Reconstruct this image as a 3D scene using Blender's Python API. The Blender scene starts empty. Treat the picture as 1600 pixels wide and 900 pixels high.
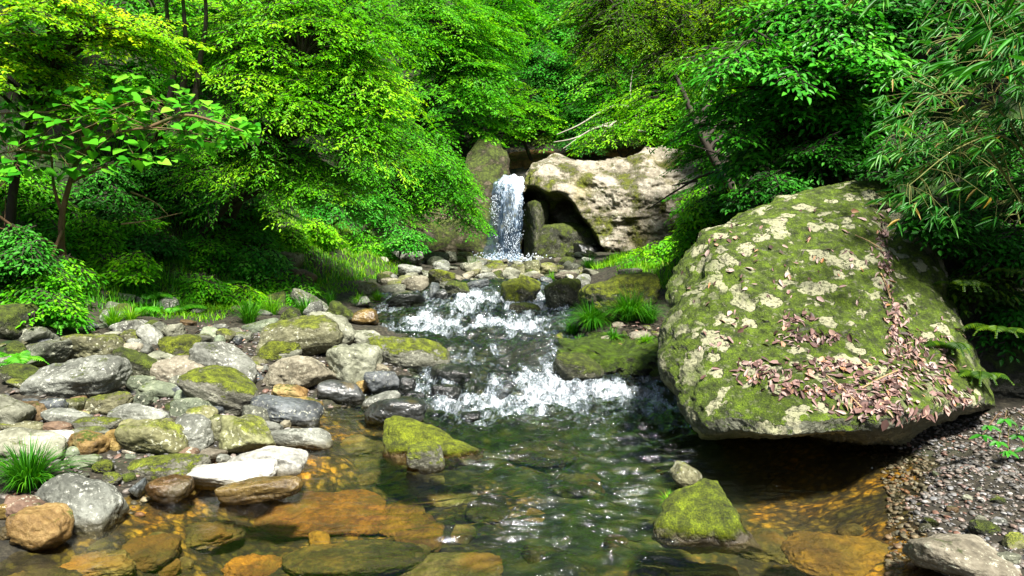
import bpy, bmesh, math, random
import numpy as np
from mathutils import Vector, Matrix
from mathutils.bvhtree import BVHTree

# ------------------------------------------------------------------ camera, sky, sun, exposure
S = bpy.context.scene
COL = S.collection
R_ = math.radians
FPX = 1156.0
PITCH = math.atan(90 / FPX)
cam_d = bpy.data.cameras.new('camera'); cam = bpy.data.objects.new('camera', cam_d); COL.objects.link(cam)
cam_d.sensor_width = 36; cam_d.lens = FPX / 1600 * 36; cam_d.clip_end = 300; cam_d.clip_start = 0.05
CAMZ = 1.6
cam.location = (0, 0, CAMZ); cam.rotation_euler = (R_(90) - PITCH, 0, 0)
S.camera = cam
SUN_EL, SUN_AZ = R_(56), R_(158)       # azimuth clockwise from +Y
sd = Vector((math.sin(SUN_AZ) * math.cos(SUN_EL), math.cos(SUN_AZ) * math.cos(SUN_EL), math.sin(SUN_EL)))
w = bpy.data.worlds.new('World'); S.world = w; w.use_nodes = True
nt = w.node_tree; bg = nt.nodes['Background']
sky = nt.nodes.new('ShaderNodeTexSky'); sky.sky_type = 'NISHITA'; sky.sun_disc = False
sky.sun_elevation = SUN_EL; sky.sun_rotation = SUN_AZ; sky.air_density = 1.0; sky.dust_density = 2.0; sky.ozone_density = 1.0
nt.links.new(sky.outputs[0], bg.inputs[0]); bg.inputs[1].default_value = 0.052
sl = bpy.data.lights.new('sun', 'SUN'); sl.energy = 4.6; sl.angle = R_(8); sl.color = (1, 0.95, 0.86)
so = bpy.data.objects.new('sun', sl); COL.objects.link(so); so.rotation_euler = sd.to_track_quat('Z', 'Y').to_euler(); so.location = (0, 0, 30)
S.view_settings.view_transform = 'Standard'; S.view_settings.look = 'None'; S.view_settings.gamma = 1
S.view_settings.exposure = 1.5
S.cycles.max_bounces = 7; S.cycles.diffuse_bounces = 3; S.cycles.glossy_bounces = 3
S.cycles.transmission_bounces = 4; S.cycles.transparent_max_bounces = 12
S.cycles.caustics_reflective = False; S.cycles.caustics_refractive = False
S.cycles.use_adaptive_sampling = False
S.cycles.sample_clamp_indirect = 6

rnd = random.Random(7); rs = np.random.RandomState(7)

# ------------------------------------------------------------------ pixel <-> world
cp, sp = math.cos(PITCH), math.sin(PITCH)
def ray(px, py):
    a = (px - 800) / FPX; b = (450 - py) / FPX
    return a, cp + b * sp, -sp + b * cp       # x, y(depth), z
def at(px, py, D):
    a, f, u = ray(px, py)
    return np.array([a / f * D, D, CAMZ + u / f * D])
def proj(P):
    x, y, z = P[..., 0], P[..., 1], P[..., 2] - CAMZ
    f = y * cp - z * sp; u = y * sp + z * cp
    return 800 + FPX * x / f, 450 - FPX * u / f

# ------------------------------------------------------------------ numpy noise
def _h(ix, iy, iz, s):
    n = (ix * 73856093) ^ (iy * 19349663) ^ (iz * 83492791) ^ (s * 2654435)
    n = (n ^ (n >> 13)) * 1274126177 & 0x7fffffff
    n = (n ^ (n >> 11)) * 668265263 & 0x7fffffff
    return (n ^ (n >> 15)) / float(0x7fffffff) * 2 - 1
def noise(P, seed=0):
    P = np.asarray(P, float); i = np.floor(P).astype(np.int64); f = P - i; f = f * f * f * (f * (f * 6 - 15) + 10)
    out = 0
    for dx in (0, 1):
        wx = f[..., 0] if dx else 1 - f[..., 0]
        for dy in (0, 1):
            wy = f[..., 1] if dy else 1 - f[..., 1]
            for dz in (0, 1):
                wz = f[..., 2] if dz else 1 - f[..., 2]
                out = out + wx * wy * wz * _h(i[..., 0] + dx, i[..., 1] + dy, i[..., 2] + dz, seed)
    return out
def fbm(P, oct=4, seed=0, gain=.5):
    s = 0; a = 1.0
    for k in range(oct):
        s = s + a * noise(P * (2.03 ** k) + 17.3 * k, seed + k); a *= gain
    return s
def sstep(a, b, x):
    t = np.clip((x - a) / (b - a), 0, 1); return t * t * (3 - 2 * t)

# ------------------------------------------------------------------ mesh / object helpers
def mesh(name, V, F, mat=None, smooth=True, attrs=None):
    """V (n,3); F list of int arrays (m,k)."""
    me = bpy.data.meshes.new(name)
    V = np.ascontiguousarray(V, np.float32); Fs = [np.asarray(f, np.int32) for f in (F if isinstance(F, list) else [F]) if len(f)]
    me.vertices.add(len(V)); me.vertices.foreach_set('co', V.ravel())
    li = np.concatenate([f.ravel() for f in Fs]); tot = np.concatenate([np.full(len(f), f.shape[1], np.int32) for f in Fs])
    me.loops.add(len(li)); me.loops.foreach_set('vertex_index', li)
    me.polygons.add(len(tot)); me.polygons.foreach_set('loop_start', np.concatenate([[0], np.cumsum(tot)[:-1]]).astype(np.int32))
    me.polygons.foreach_set('loop_total', tot)
    me.polygons.foreach_set('use_smooth', np.full(len(tot), smooth, bool))
    for k, a in (attrs or {}).items():
        at_ = me.attributes.new(k, 'FLOAT', 'POINT'); at_.data.foreach_set('value', np.asarray(a, np.float32))
    me.update(calc_edges=True); me.validate()
    if mat: me.materials.append(mat)
    return me
def link(name, data, parent=None, loc=None):
    o = bpy.data.objects.new(name, data); COL.objects.link(o)
    if parent: o.parent = parent
    if loc is not None: o.location = loc
    return o
def tag(o, label=None, cat=None, group=None, kind=None):
    if label: o['label'] = label
    if cat: o['category'] = cat
    if group: o['group'] = group
    if kind: o['kind'] = kind
    return o
def root(name, loc, label, cat, group=None):
    return tag(link(name, None, loc=loc), label, cat, group)
def dup(r, loc, rz, sc, label=None):
    c = r.copy(); COL.objects.link(c); c.location = loc; c.rotation_euler = (0, 0, rz); c.scale = (sc, sc, sc)
    if label: c['label'] = label
    for ch in r.children:
        d = ch.copy(); COL.objects.link(d); d.parent = c
    return c

class Buf:
    def __init__(s): s.V = []; s.F = {}; s.n = 0; s.A = []
    def add(s, V, F, a=0.5):
        V = np.asarray(V, float); F = np.asarray(F)
        s.V.append(V); s.F.setdefault(F.shape[1], []).append(F + s.n); s.n += len(V)
        s.A.append(np.broadcast_to(np.asarray(a, float), (len(V),)))
    def mesh(s, name, mat, smooth=True, off=None):
        V = np.concatenate(s.V)
        if off is not None: V = V - np.asarray(off)
        return mesh(name, V, [np.concatenate(f) for f in s.F.values()], mat, smooth, {'tint': np.concatenate(s.A)})

def tube(buf, pts, rad, k=7, a=.5, jit=.0):
    pts = np.asarray(pts, float); n = len(pts); rad = np.broadcast_to(rad, (n,)) * np.ones(n)
    T = np.gradient(pts, axis=0); T /= np.linalg.norm(T, axis=1)[:, None] + 1e-9
    ref = np.array([.31, .27, .9]) if abs(T[0] @ np.array([.31, .27, .9])) < .85 else np.array([1., 0, 0.2])
    A = np.cross(T, ref); A /= np.linalg.norm(A, axis=1)[:, None] + 1e-9; B = np.cross(T, A)
    th = np.linspace(0, 2 * math.pi, k, endpoint=False)
    rr = rad[:, None] * (1 + jit * rs.randn(n, k))
    V = pts[:, None] + rr[..., None] * (np.cos(th)[None, :, None] * A[:, None] + np.sin(th)[None, :, None] * B[:, None])
    V = V.reshape(-1, 3)
    i = np.arange(n - 1)[:, None] * k; j = np.arange(k)[None]; j2 = (j + 1) % k
    F = np.stack([i + j, i + j2, i + k + j2, i + k + j], -1).reshape(-1, 4)
    buf.add(V, F, a)
    buf.add(pts[[-1]].repeat(3, 0) + np.eye(3) * rad[-1] * .5, np.array([[0, 1, 2]]), a)
def curve(pts, n=14):
    """Catmull-Rom through points"""
    P = np.asarray(pts, float); P = np.vstack([2 * P[0] - P[1], P, 2 * P[-1] - P[-2]]); out = []
    m = len(P) - 3
    for s_ in range(m):
        t = np.linspace(0, 1, max(3, n // m + 1))[:, None]
        if s_ < m - 1: t = t[:-1]
        a, b, c, d = P[s_:s_ + 4]
        out.append(.5 * (2 * b + (c - a) * t + (2 * a - 5 * b + 4 * c - d) * t ** 2 + (3 * b - a - 3 * c + d) * t ** 3))
    return np.vstack(out)

# ------------------------------------------------------------------ materials
def nmat(name):
    m = bpy.data.materials.new(name); m.use_nodes = True; t = m.node_tree; t.nodes.clear()
    out = t.nodes.new('ShaderNodeOutputMaterial'); return m, t, out
def N(t, kind, **kw):
    n = t.nodes.new(kind)
    for k, v in kw.items():
        if k in n.inputs.keys(): n.inputs[k].default_value = v
        else: setattr(n, k, v)
    return n
def ramp(t, src, stops):
    r = t.nodes.new('ShaderNodeValToRGB'); e = r.color_ramp.elements
    while len(e) < len(stops): e.new(.5)
    for q, (p, c) in zip(e, stops):
        q.position = p; q.color = (*c, 1) if len(c) == 3 else c
    t.links.new(src, r.inputs[0]); return r.outputs[0]
def mixc(t, f, a, b, mode='MIX'):
    m = t.nodes.new('ShaderNodeMix'); m.data_type = 'RGBA'; m.blend_type = mode
    for s_, v in ((m.inputs[0], f), (m.inputs[6], a), (m.inputs[7], b)):
        if isinstance(v, (int, float)): s_.default_value = v
        elif isinstance(v, tuple): s_.default_value = (*v, 1)
        else: t.links.new(v, s_)
    return m.outputs[2]
def mth(t, op, a, b=0.0, c=None):
    m = t.nodes.new('ShaderNodeMath'); m.operation = op
    for s_, v in zip(m.inputs, (a, b, c)):
        if v is None: continue
        if isinstance(v, (int, float)): s_.default_value = v
        else: t.links.new(v, s_)
    return m.outputs[0]
def mrange(t, v, a, b, c=0.0, d=1.0):
    m = t.nodes.new('ShaderNodeMapRange'); t.links.new(v, m.inputs[0])
    for k, q in enumerate((a, b, c, d)): m.inputs[k + 1].default_value = q
    return m.outputs[0]
def noi(t, co, sc, det=5, ro=.55, sca=None):
    if sca:
        mp = N(t, 'ShaderNodeMapping'); mp.inputs['Scale'].default_value = sca; t.links.new(co, mp.inputs[0]); co = mp.outputs[0]
    n = N(t, 'ShaderNodeTexNoise', Scale=sc, Detail=det, Roughness=ro); t.links.new(co, n.inputs['Vector']); return n.outputs['Fac']

def leaf_mat(name, c_dark, c_mid, c_lit, trans=.38, rough=.5, spec=.28, dead=None):
    m, t, out = nmat(name)
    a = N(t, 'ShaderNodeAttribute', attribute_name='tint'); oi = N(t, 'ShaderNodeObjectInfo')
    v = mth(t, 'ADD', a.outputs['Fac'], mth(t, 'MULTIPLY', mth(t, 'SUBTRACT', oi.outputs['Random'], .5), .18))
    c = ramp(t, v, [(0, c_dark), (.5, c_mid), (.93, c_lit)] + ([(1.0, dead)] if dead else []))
    p = N(t, 'ShaderNodeBsdfPrincipled', Roughness=rough); p.inputs['Specular IOR Level'].default_value = spec
    t.links.new(c, p.inputs['Base Color'])
    tr = N(t, 'ShaderNodeBsdfTranslucent')
    t.links.new(mixc(t, 1.0, c, (1.35, 1.25, .5), 'MULTIPLY'), tr.inputs[0])
    mx = N(t, 'ShaderNodeMixShader', Fac=trans); t.links.new(p.outputs[0], mx.inputs[1]); t.links.new(tr.outputs[0], mx.inputs[2])
    t.links.new(mx.outputs[0], out.inputs[0]); return m
LM = {
 'yellow': leaf_mat('leaf_yellow', (.06, .26, .003), (.17, .48, .004), (.55, .72, .006)),
 'lime': leaf_mat('leaf_lime', (.055, .27, .003), (.14, .50, .004), (.34, .70, .010), trans=.45),
 'mid': leaf_mat('leaf_mid', (.030, .21, .003), (.075, .38, .004), (.20, .56, .012), trans=.42),
 'deep': leaf_mat('leaf_deep', (.010, .09, .005), (.022, .17, .007), (.06, .32, .02), trans=.3),
 'dark': leaf_mat('leaf_dark', (.012, .045, .003), (.030, .09, .003), (.14, .26, .005), trans=.3),
 'olive': leaf_mat('leaf_olive', (.04, .14, .002), (.12, .32, .004), (.36, .56, .008), trans=.45),
 'blue': leaf_mat('leaf_cool', (.020, .19, .010), (.055, .34, .016), (.17, .50, .05), rough=.4, trans=.3),
 'heart': leaf_mat('leaf_heart', (.03, .22, .010), (.085, .38, .016), (.24, .58, .04), rough=.33, trans=.3),
 'bamboo': leaf_mat('leaf_bamboo', (.010, .08, .006), (.028, .19, .014), (.12, .34, .04), rough=.4, trans=.25, dead=(.45, .33, .10)),
 'grass': leaf_mat('grass_blade', (.05, .20, .004), (.13, .40, .006), (.34, .60, .02), trans=.4, dead=(.42, .34, .12)),
 'grassdk': leaf_mat('grass_dark', (.014, .10, .003), (.04, .22, .005), (.13, .38, .015), trans=.3),
 'fern': leaf_mat('fern_green', (.03, .18, .006), (.07, .34, .010), (.18, .48, .03), trans=.35),
}
def bark_mat(name, c1, c2, moss=.2):
    m, t, out = nmat(name); co = N(t, 'ShaderNodeTexCoord').outputs['Object']
    n = noi(t, co, 9, 6, .6, (1, 1, .35)); c = mixc(t, n, c1, c2)
    mm = mrange(t, noi(t, co, 3.5), .62 - moss, .72 - moss); c = mixc(t, mm, c, (.05, .10, .012))
    p = N(t, 'ShaderNodeBsdfPrincipled', Roughness=.85); t.links.new(c, p.inputs['Base Color'])
    b = N(t, 'ShaderNodeBump', Strength=.6, Distance=.02); t.links.new(noi(t, co, 30, 6, .6, (1, 1, .3)), b.inputs['Height']); t.links.new(b.outputs[0], p.inputs['Normal'])
    t.links.new(p.outputs[0], out.inputs[0]); return m
BARK = bark_mat('bark_dark', (.012, .009, .006), (.045, .034, .022), .05)
BARKM = bark_mat('bark_brown', (.07, .04, .018), (.20, .12, .055), .1)
BARKG = bark_mat('bark_grey', (.25, .23, .19), (.48, .45, .38), 0)
STEM = bark_mat('stem_straw', (.07, .10, .02), (.26, .26, .07), 0)
TWIG = bark_mat('twig_tan', (.22, .14, .06), (.46, .33, .17), 0)

def rock_mat(name, c1, c2, moss=0.0, mosscol=(.10, .14, .006), lichen=0.0, rough=.75, bump=.5, wet=False, scale=1.0, lichcol=(.55, .56, .42), upbias=.55, stain=None, wetline=True, overmoss=False, dk=1.0):
    m, t, out = nmat(name)
    tc = N(t, 'ShaderNodeTexCoord'); oi = N(t, 'ShaderNodeObjectInfo'); geo = N(t, 'ShaderNodeNewGeometry')
    ad = N(t, 'ShaderNodeVectorMath', operation='ADD'); t.links.new(geo.outputs['Position'], ad.inputs[0])
    co = ad.outputs[0]; t.links.new(mth(t, 'MULTIPLY', oi.outputs['Random'], 40.), ad.inputs[1])
    n1 = noi(t, co, 3.2 * scale, 8, .62); n2 = noi(t, co, 26 * scale, 6, .65)
    v = mth(t, 'ADD', mth(t, 'MULTIPLY', n1, .65), mth(t, 'MULTIPLY', n2, .35))
    c = ramp(t, v, [(.36, tuple(q * .22 * dk for q in c1)), (.47, tuple(q * .56 * dk for q in c1)), (.64, tuple(q * .66 * dk for q in c2))])
    # each stone is a little lighter, darker or browner than its neighbours
    hs = N(t, 'ShaderNodeHueSaturation'); t.links.new(c, hs.inputs['Color'])
    t.links.new(mrange(t, oi.outputs['Random'], 0, 1, .72, 1.25), hs.inputs['Value'])
    r2 = mth(t, 'FRACT', mth(t, 'MULTIPLY', oi.outputs['Random'], 7.31)); t.links.new(mrange(t, r2, 0, 1, .487, .513), hs.inputs['Hue'])
    c = hs.outputs[0]
    if stain: c = mixc(t, mrange(t, noi(t, co, 2.1 * scale, 5), .52, .68), c, stain)
    # dark mineral specks and pores
    c = mixc(t, mrange(t, noi(t, co, 90 * scale, 3), .60, .70, 0, .55), c, tuple(q * .3 for q in c1))
    if lichen > 0:
        vo = N(t, 'ShaderNodeTexVoronoi', Scale=(44 if not overmoss else 9.5) * scale, Randomness=1.0); dv = N(t, 'ShaderNodeVectorMath', operation='MULTIPLY_ADD')
        nz = N(t, 'ShaderNodeTexNoise', Scale=14 * scale, Detail=5); t.links.new(co, nz.inputs['Vector'])
        t.links.new(nz.outputs['Color'], dv.inputs[0]); dv.inputs[1].default_value = ((.05,) * 3 if not overmoss else (.26,) * 3); t.links.new(co, dv.inputs[2]); t.links.new(dv.outputs[0], vo.inputs['Vector'])
        rad = mth(t, 'MULTIPLY', N(t, 'ShaderNodeSeparateColor').outputs[0], 1.0)
        sepc = t.nodes.new('ShaderNodeSeparateColor'); t.links.new(vo.outputs['Color'], sepc.inputs[0])
        rad = mrange(t, sepc.outputs[0], 0, 1, -.35 + lichen * .3, .25 + lichen * .45)
        lf = mrange(t, mth(t, 'SUBTRACT', rad, vo.outputs['Distance']), 0, .06, 0, .85)
        if not overmoss: lf = mth(t, 'MULTIPLY', mrange(t, noi(t, co, 30 * scale, 8, .72), .57 - lichen * .04, .62, 0, .8), mrange(t, noi(t, co, 5, 4), .40, .58))
        lc = mixc(t, sepc.outputs[1], lichcol, tuple(min(.8, q * 1.25) for q in lichcol))
        if not overmoss: c = mixc(t, lf, c, lc)
    mossf = None
    if moss > 0:
        sx = N(t, 'ShaderNodeSeparateXYZ'); t.links.new(geo.outputs['Normal'], sx.inputs[0])
        q = mth(t, 'ADD', mth(t, 'MULTIPLY', sx.outputs[2], upbias), mth(t, 'MULTIPLY', noi(t, co, 4.2 * scale, 7, .62), 1.9))
        thr = 1.75 - moss * .95
        q = mth(t, 'ADD', q, mth(t, 'MULTIPLY', mth(t, 'SUBTRACT', noi(t, co, 38, 4, .7), .5), .9))
        mossf = mrange(t, q, thr, thr + .22)
        if wetline:
            pz = N(t, 'ShaderNodeSeparateXYZ'); t.links.new(geo.outputs['Position'], pz.inputs[0])
            mossf = mth(t, 'MULTIPLY', mossf, mrange(t, mth(t, 'ADD', pz.outputs[2], mth(t, 'MULTIPLY', noi(t, co, 14, 4), .10)), .06, .09))
        mc = ramp(t, noi(t, co, 13, 7, .68), [(.34, tuple(v_ * .22 for v_ in mosscol)), (.5, mosscol), (.66, tuple(min(.9, v_ * 2.1) for v_ in mosscol))])
        mc = mixc(t, mrange(t, noi(t, co, 120, 3), .35, .7), mixc(t, 1.0, mc, (.3, .36, .4), 'MULTIPLY'), mc)
        c = mixc(t, mossf, c, mc)
    if overmoss:
        lf = mth(t, 'MULTIPLY', mth(t, 'MULTIPLY', lf, mrange(t, noi(t, co, 1.1, 4), .38, .50)), mrange(t, noi(t, co, 34, 6, .7), .32, .45, .3, 1)); c = mixc(t, mth(t, 'MULTIPLY', mrange(t, noi(t, co, 20, 8, .75), .56, .62), .55), c, (.30, .30, .20)); c = mixc(t, lf, c, mixc(t, n2, mixc(t, 1.0, lc, (.5, .5, .5), 'MULTIPLY'), lc))
        mossf = mth(t, 'MULTIPLY', mossf, mth(t, 'SUBTRACT', 1.0, lf))
    px_ = N(t, 'ShaderNodeSeparateXYZ'); t.links.new(geo.outputs['Position'], px_.inputs[0])
    p = N(t, 'ShaderNodeBsdfPrincipled', Roughness=rough)
    if wetline:   # permanently wet band at the water line
        wl = mrange(t, mth(t, 'ADD', px_.outputs[2], mth(t, 'MULTIPLY', n1, -.05)), .045, .0)
        c = mixc(t, wl, c, mixc(t, 1.0, c, (.42, .38, .30), 'MULTIPLY'))
        t.links.new(mixc(t, wl, (rough,) * 3, (.18,) * 3), p.inputs['Roughness'])
    t.links.new(c, p.inputs['Base Color'])
    hgt = mth(t, 'ADD', mth(t, 'ADD', mth(t, 'MULTIPLY', n2, .9), mth(t, 'MULTIPLY', n1, 1.6)), mth(t, 'MULTIPLY', noi(t, co, 95 * scale, 4, .7), .30))
    if mossf is not None:
        hgt = mth(t, 'ADD', hgt, mth(t, 'MULTIPLY', mossf, mth(t, 'ADD', .5, mth(t, 'MULTIPLY', noi(t, co, 70, 4, .7), 1.6))))
    b = N(t, 'ShaderNodeBump', Strength=min(1.0, bump * 1.3), Distance=.028); t.links.new(hgt, b.inputs['Height']); t.links.new(b.outputs[0], p.inputs['Normal'])
    if wet: p.inputs['Specular IOR Level'].default_value = .8
    t.links.new(p.outputs[0], out.inputs[0]); return m
MC = (.19, .22, .006)
RM = {
 'grey': rock_mat('rock_grey', (.16, .17, .12), (.34, .35, .27), moss=.28, lichen=.45, mosscol=(.12, .14, .02)),
 'speck': rock_mat('rock_speckled', (.20, .21, .17), (.46, .48, .41), moss=.15, lichen=.7, mosscol=(.12, .15, .015), lichcol=(.62, .63, .55)),
 'olive': rock_mat('rock_olive', (.17, .17, .08), (.36, .36, .20), moss=.5, lichen=.35, mosscol=(.16, .18, .012)),
 'pale': rock_mat('rock_pale', (.27, .28, .19), (.52, .53, .40), moss=.2, lichen=.3, mosscol=(.16, .18, .03), bump=.5),
 'yellow': rock_mat('rock_yellowish', (.24, .24, .10), (.46, .46, .22), moss=.45, lichen=.15, mosscol=(.20, .22, .02), bump=.4),
 'beige': rock_mat('rock_beige', (.28, .25, .17), (.52, .48, .36), moss=.08, lichen=.25),
 'white': rock_mat('rock_white', (.48, .48, .42), (.78, .78, .72), dk=1.25, rough=.35, bump=.3, lichen=.1),
 'slate': rock_mat('rock_slate', (.10, .115, .12), (.26, .29, .30), lichen=.15, rough=.5, bump=.4),
 'wetslate': rock_mat('rock_wet_slate', (.05, .055, .05), (.15, .155, .15), rough=.2, wet=True, bump=.3, stain=(.16, .11, .03)),
 'black': rock_mat('rock_black_wet', (.010, .012, .010), (.035, .04, .032), rough=.16, wet=True, moss=.18, mosscol=(.05, .07, .01)),
 'brown': rock_mat('rock_brown', (.16, .09, .035), (.33, .22, .10), rough=.6, moss=.2),
 'wetbrown': rock_mat('rock_wet_brown', (.13, .075, .02), (.34, .22, .07), rough=.22, wet=True, stain=(.10, .09, .05)),
 'ochre': rock_mat('rock_ochre', (.32, .20, .05), (.58, .42, .15), rough=.6, moss=.25, stain=(.40, .36, .14), scale=1.4),
 'rust': rock_mat('rock_rust', (.22, .07, .02), (.48, .20, .07), rough=.6),
 'red': rock_mat('rock_reddish', (.27, .17, .10), (.44, .32, .21), moss=.1, lichen=.15),
 'moss': rock_mat('rock_mossed', (.09, .09, .05), (.24, .24, .15), moss=1.02, mosscol=MC, bump=.8, lichen=.1),
 'mossdk': rock_mat('rock_dark_moss', (.06, .065, .035), (.20, .20, .12), moss=.85, mosscol=(.09, .12, .006), bump=.7, lichen=.25),
 'mosshalf': rock_mat('rock_half_moss', (.20, .20, .14), (.42, .42, .33), moss=.66, mosscol=(.17, .20, .006), bump=.6, lichen=.3),
 'green': rock_mat('rock_green_grey', (.17, .21, .13), (.36, .42, .27), lichen=.25, bump=.4, moss=.15),
 'sub_orange': rock_mat('rock_sunk_orange', (.17, .085, .008), (.50, .27, .02), rough=.8, bump=1, stain=(.12, .09, .01), wetline=False),
 'sub_olive': rock_mat('rock_sunk_olive', (.06, .06, .008), (.22, .19, .03), rough=.8, bump=1, stain=(.14, .08, .01), wetline=False),
 'sub_tan': rock_mat('rock_sunk_tan', (.16, .14, .03), (.48, .42, .15), rough=.8, bump=1, stain=(.26, .14, .02), wetline=False),
}
# ------------------------------------------------------------------ terrain
def Wl(y): return np.interp(y, [0, 6.9, 7.5, 8.3, 10.5, 11.3, 12.7, 14, 24, 60], [0, 0, .10, .27, .33, .42, .60, .62, .65, .65])
LX = ([0, 2, 3.8, 4.6, 5.0, 5.4, 6.0, 6.5, 7.0, 7.5, 8.3, 9, 9.8, 10.6, 12, 13, 14, 16, 22, 23, 25, 60],
      [-3.2, -2.9, -2.35, -2.3, -2.05, -1.6, -1.75, -1.75, -1.5, -1.0, -1.1, -1.2, -1.6, -2.0, -2.05, -1.9, -1.2, -.6, -.7, -1.6, -1.6, -1.2])
RX = ([0, 2, 3.4, 4.6, 5.2, 6.0, 6.6, 7.5, 8.3, 9, 10.5, 12, 13, 14, 16, 22, 23, 25, 60],
      [2.1, 1.95, 1.98, 2.6, 2.85, 2.6, 2.15, 1.0, .80, .78, .82, 1.1, 1.15, .9, .6, .6, 1.0, .8, .4])
XL = ([0, 4, 8, 10, 12, 13.5, 15, 17, 20, 25, 60], [-4.4, -4.4, -4.6, -4.6, -3.7, -2.7, -2.4, -2.5, -2.7, -2.4, -2.2])
XR = ([0, 3, 4.5, 6, 8, 9.5, 11, 14, 20, 25, 60], [3.6, 3.8, 4.1, 4.7, 4.0, 2.2, 2.0, 3.1, 4.8, 5.2, 4.0])
def H(x, y, fine=True):
    x, y = np.broadcast_arrays(np.asarray(x, float), np.asarray(y, float))
    wl = Wl(y); L = np.interp(y, *LX); R = np.interp(y, *RX)
    m = np.minimum(x - L, R - x)
    dep = np.interp(y, [0, 6.5, 7.5, 13, 14, 25], [.36, .34, .16, .15, .10, .10])
    inside = -dep * sstep(-.05, .9, m) - .02 * (m > 0)
    sL = np.maximum(L - x, 0); sR = np.maximum(x - R, 0)
    bl = np.interp(sL, [0, .25, 1, 2, 3.5], [0, .05, .10, .20, .34]); br = np.interp(sR, [0, .3, 1, 2], [0, .05, .10, .22])
    br = br + np.interp(y, [8, 9.5, 13, 15], [0, 1, 1, 0]) * np.interp(sR, [0, .15, .9], [0, .12, .38])
    a = np.maximum(np.interp(y, *XL) - x, 0); b = np.maximum(x - np.interp(y, *XR), 0)
    h = wl + np.where(m > 0, inside, bl + br)
    h = h + .45 * a + .62 * np.maximum(a - 1.9, 0) + 1.15 * (np.sqrt(b * b + .09) - .3)
    h = h + 2.85 * sstep(26.8, 27.8, y) * (1) + .62 * np.maximum(y - 28.0, 0)
    if fine:
        P = np.stack([x, y, 0 * x], -1)
        slope = np.clip((a + b) / 1.0, 0, 1)
        h = h + .035 * fbm(P * 2.4, 4, 3) * (1 + 3 * slope) + .25 * slope * fbm(P * .55, 3, 9) + .012 * fbm(P * 9, 2, 5)
    return h
def axis(stops):
    out = []
    for (a, b, s) in stops: out.append(np.arange(a, b, s))
    return np.concatenate(out + [[stops[-1][1]]])
ys = axis([(-6, 2, .5), (2, 8, .035), (8, 14, .06), (14, 27, .14), (27, 75, .8)])
xs = axis([(-45, -8, 1.2), (-8, -4, .12), (-4, 4, .045), (4, 8, .12), (8, 45, 1.2)])
X, Y = np.meshgrid(xs, ys); Z = H(X, Y)
nx, ny = len(xs), len(ys)
idx = np.arange(nx * ny).reshape(ny, nx)
GF = np.stack([idx[:-1, :-1], idx[:-1, 1:], idx[1:, 1:], idx[1:, :-1]], -1).reshape(-1, 4)
_wm = np.minimum(X - np.interp(Y, *LX), np.interp(Y, *RX) - X)
gm, t, out = nmat('ground_soil_and_bed')
geo = N(t, 'ShaderNodeNewGeometry'); co = geo.outputs['Position']
aw = N(t, 'ShaderNodeAttribute', attribute_name='bed').outputs['Fac']
soil = ramp(t, noi(t, co, 5, 8, .65), [(.36, (.004, .005, .002)), (.5, (.012, .011, .005)), (.66, (.04, .032, .014))])
soil = mixc(t, mrange(t, noi(t, co, 1.7, 6), .47, .6), soil, ramp(t, noi(t, co, 12, 5), [(.4, (.010, .03, .002)), (.62, (.03, .09, .004))]))
bank = ramp(t, noi(t, co, 22, 8, .7), [(.35, (.008, .007, .004)), (.5, (.028, .024, .014)), (.65, (.08, .07, .045))])
n_ = noi(t, co, 1.25, 7, .6)
bed = ramp(t, n_, [(.34, (.02, .03, .004)), (.44, (.09, .085, .010)), (.51, (.27, .20, .02)), (.60, (.62, .33, .014)), (.70, (.50, .42, .09))])
vo = N(t, 'ShaderNodeTexVoronoi', Scale=9.0); t.links.new(co, vo.inputs['Vector'])
bed = mixc(t, mrange(t, noi(t, co, 16, 6, .7), .38, .58, .0, 1), mixc(t, 1.0, bed, (.14, .15, .12), 'MULTIPLY'), bed)
v2 = N(t, 'ShaderNodeTexVoronoi', Scale=17.0); wv2 = N(t, 'ShaderNodeVectorMath', operation='MULTIPLY_ADD'); nz2 = N(t, 'ShaderNodeTexNoise', Scale=9.0, Detail=4); t.links.new(co, nz2.inputs['Vector'])
t.links.new(nz2.outputs['Color'], wv2.inputs[0]); wv2.inputs[1].default_value = (.12, .12, .12); t.links.new(co, wv2.inputs[2]); t.links.new(wv2.outputs[0], v2.inputs['Vector'])
s2 = t.nodes.new('ShaderNodeSeparateColor'); t.links.new(v2.outputs['Color'], s2.inputs[0])
bed = mixc(t, 1.0, bed, ramp(t, s2.outputs[0], [(0, (.3, .28, .22)), (.5, (.8, .75, .62)), (1, (1.25, 1.15, 1.0))]), 'MULTIPLY')
bed = mixc(t, mrange(t, v2.outputs['Distance'], .35, .6), bed, mixc(t, 1.0, bed, (.2, .2, .2), 'MULTIPLY'))
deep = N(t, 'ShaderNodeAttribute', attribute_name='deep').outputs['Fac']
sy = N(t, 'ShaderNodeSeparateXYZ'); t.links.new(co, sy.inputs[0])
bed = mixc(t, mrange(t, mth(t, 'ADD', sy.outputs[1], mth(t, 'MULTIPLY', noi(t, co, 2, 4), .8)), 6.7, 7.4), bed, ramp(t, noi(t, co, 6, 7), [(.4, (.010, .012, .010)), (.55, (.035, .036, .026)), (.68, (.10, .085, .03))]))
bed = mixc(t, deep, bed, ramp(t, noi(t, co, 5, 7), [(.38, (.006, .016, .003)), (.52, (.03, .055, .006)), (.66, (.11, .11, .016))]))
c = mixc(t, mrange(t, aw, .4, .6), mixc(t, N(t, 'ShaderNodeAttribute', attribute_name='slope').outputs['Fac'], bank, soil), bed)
p = N(t, 'ShaderNodeBsdfPrincipled', Roughness=.9); t.links.new(c, p.inputs['Base Color'])
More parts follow.
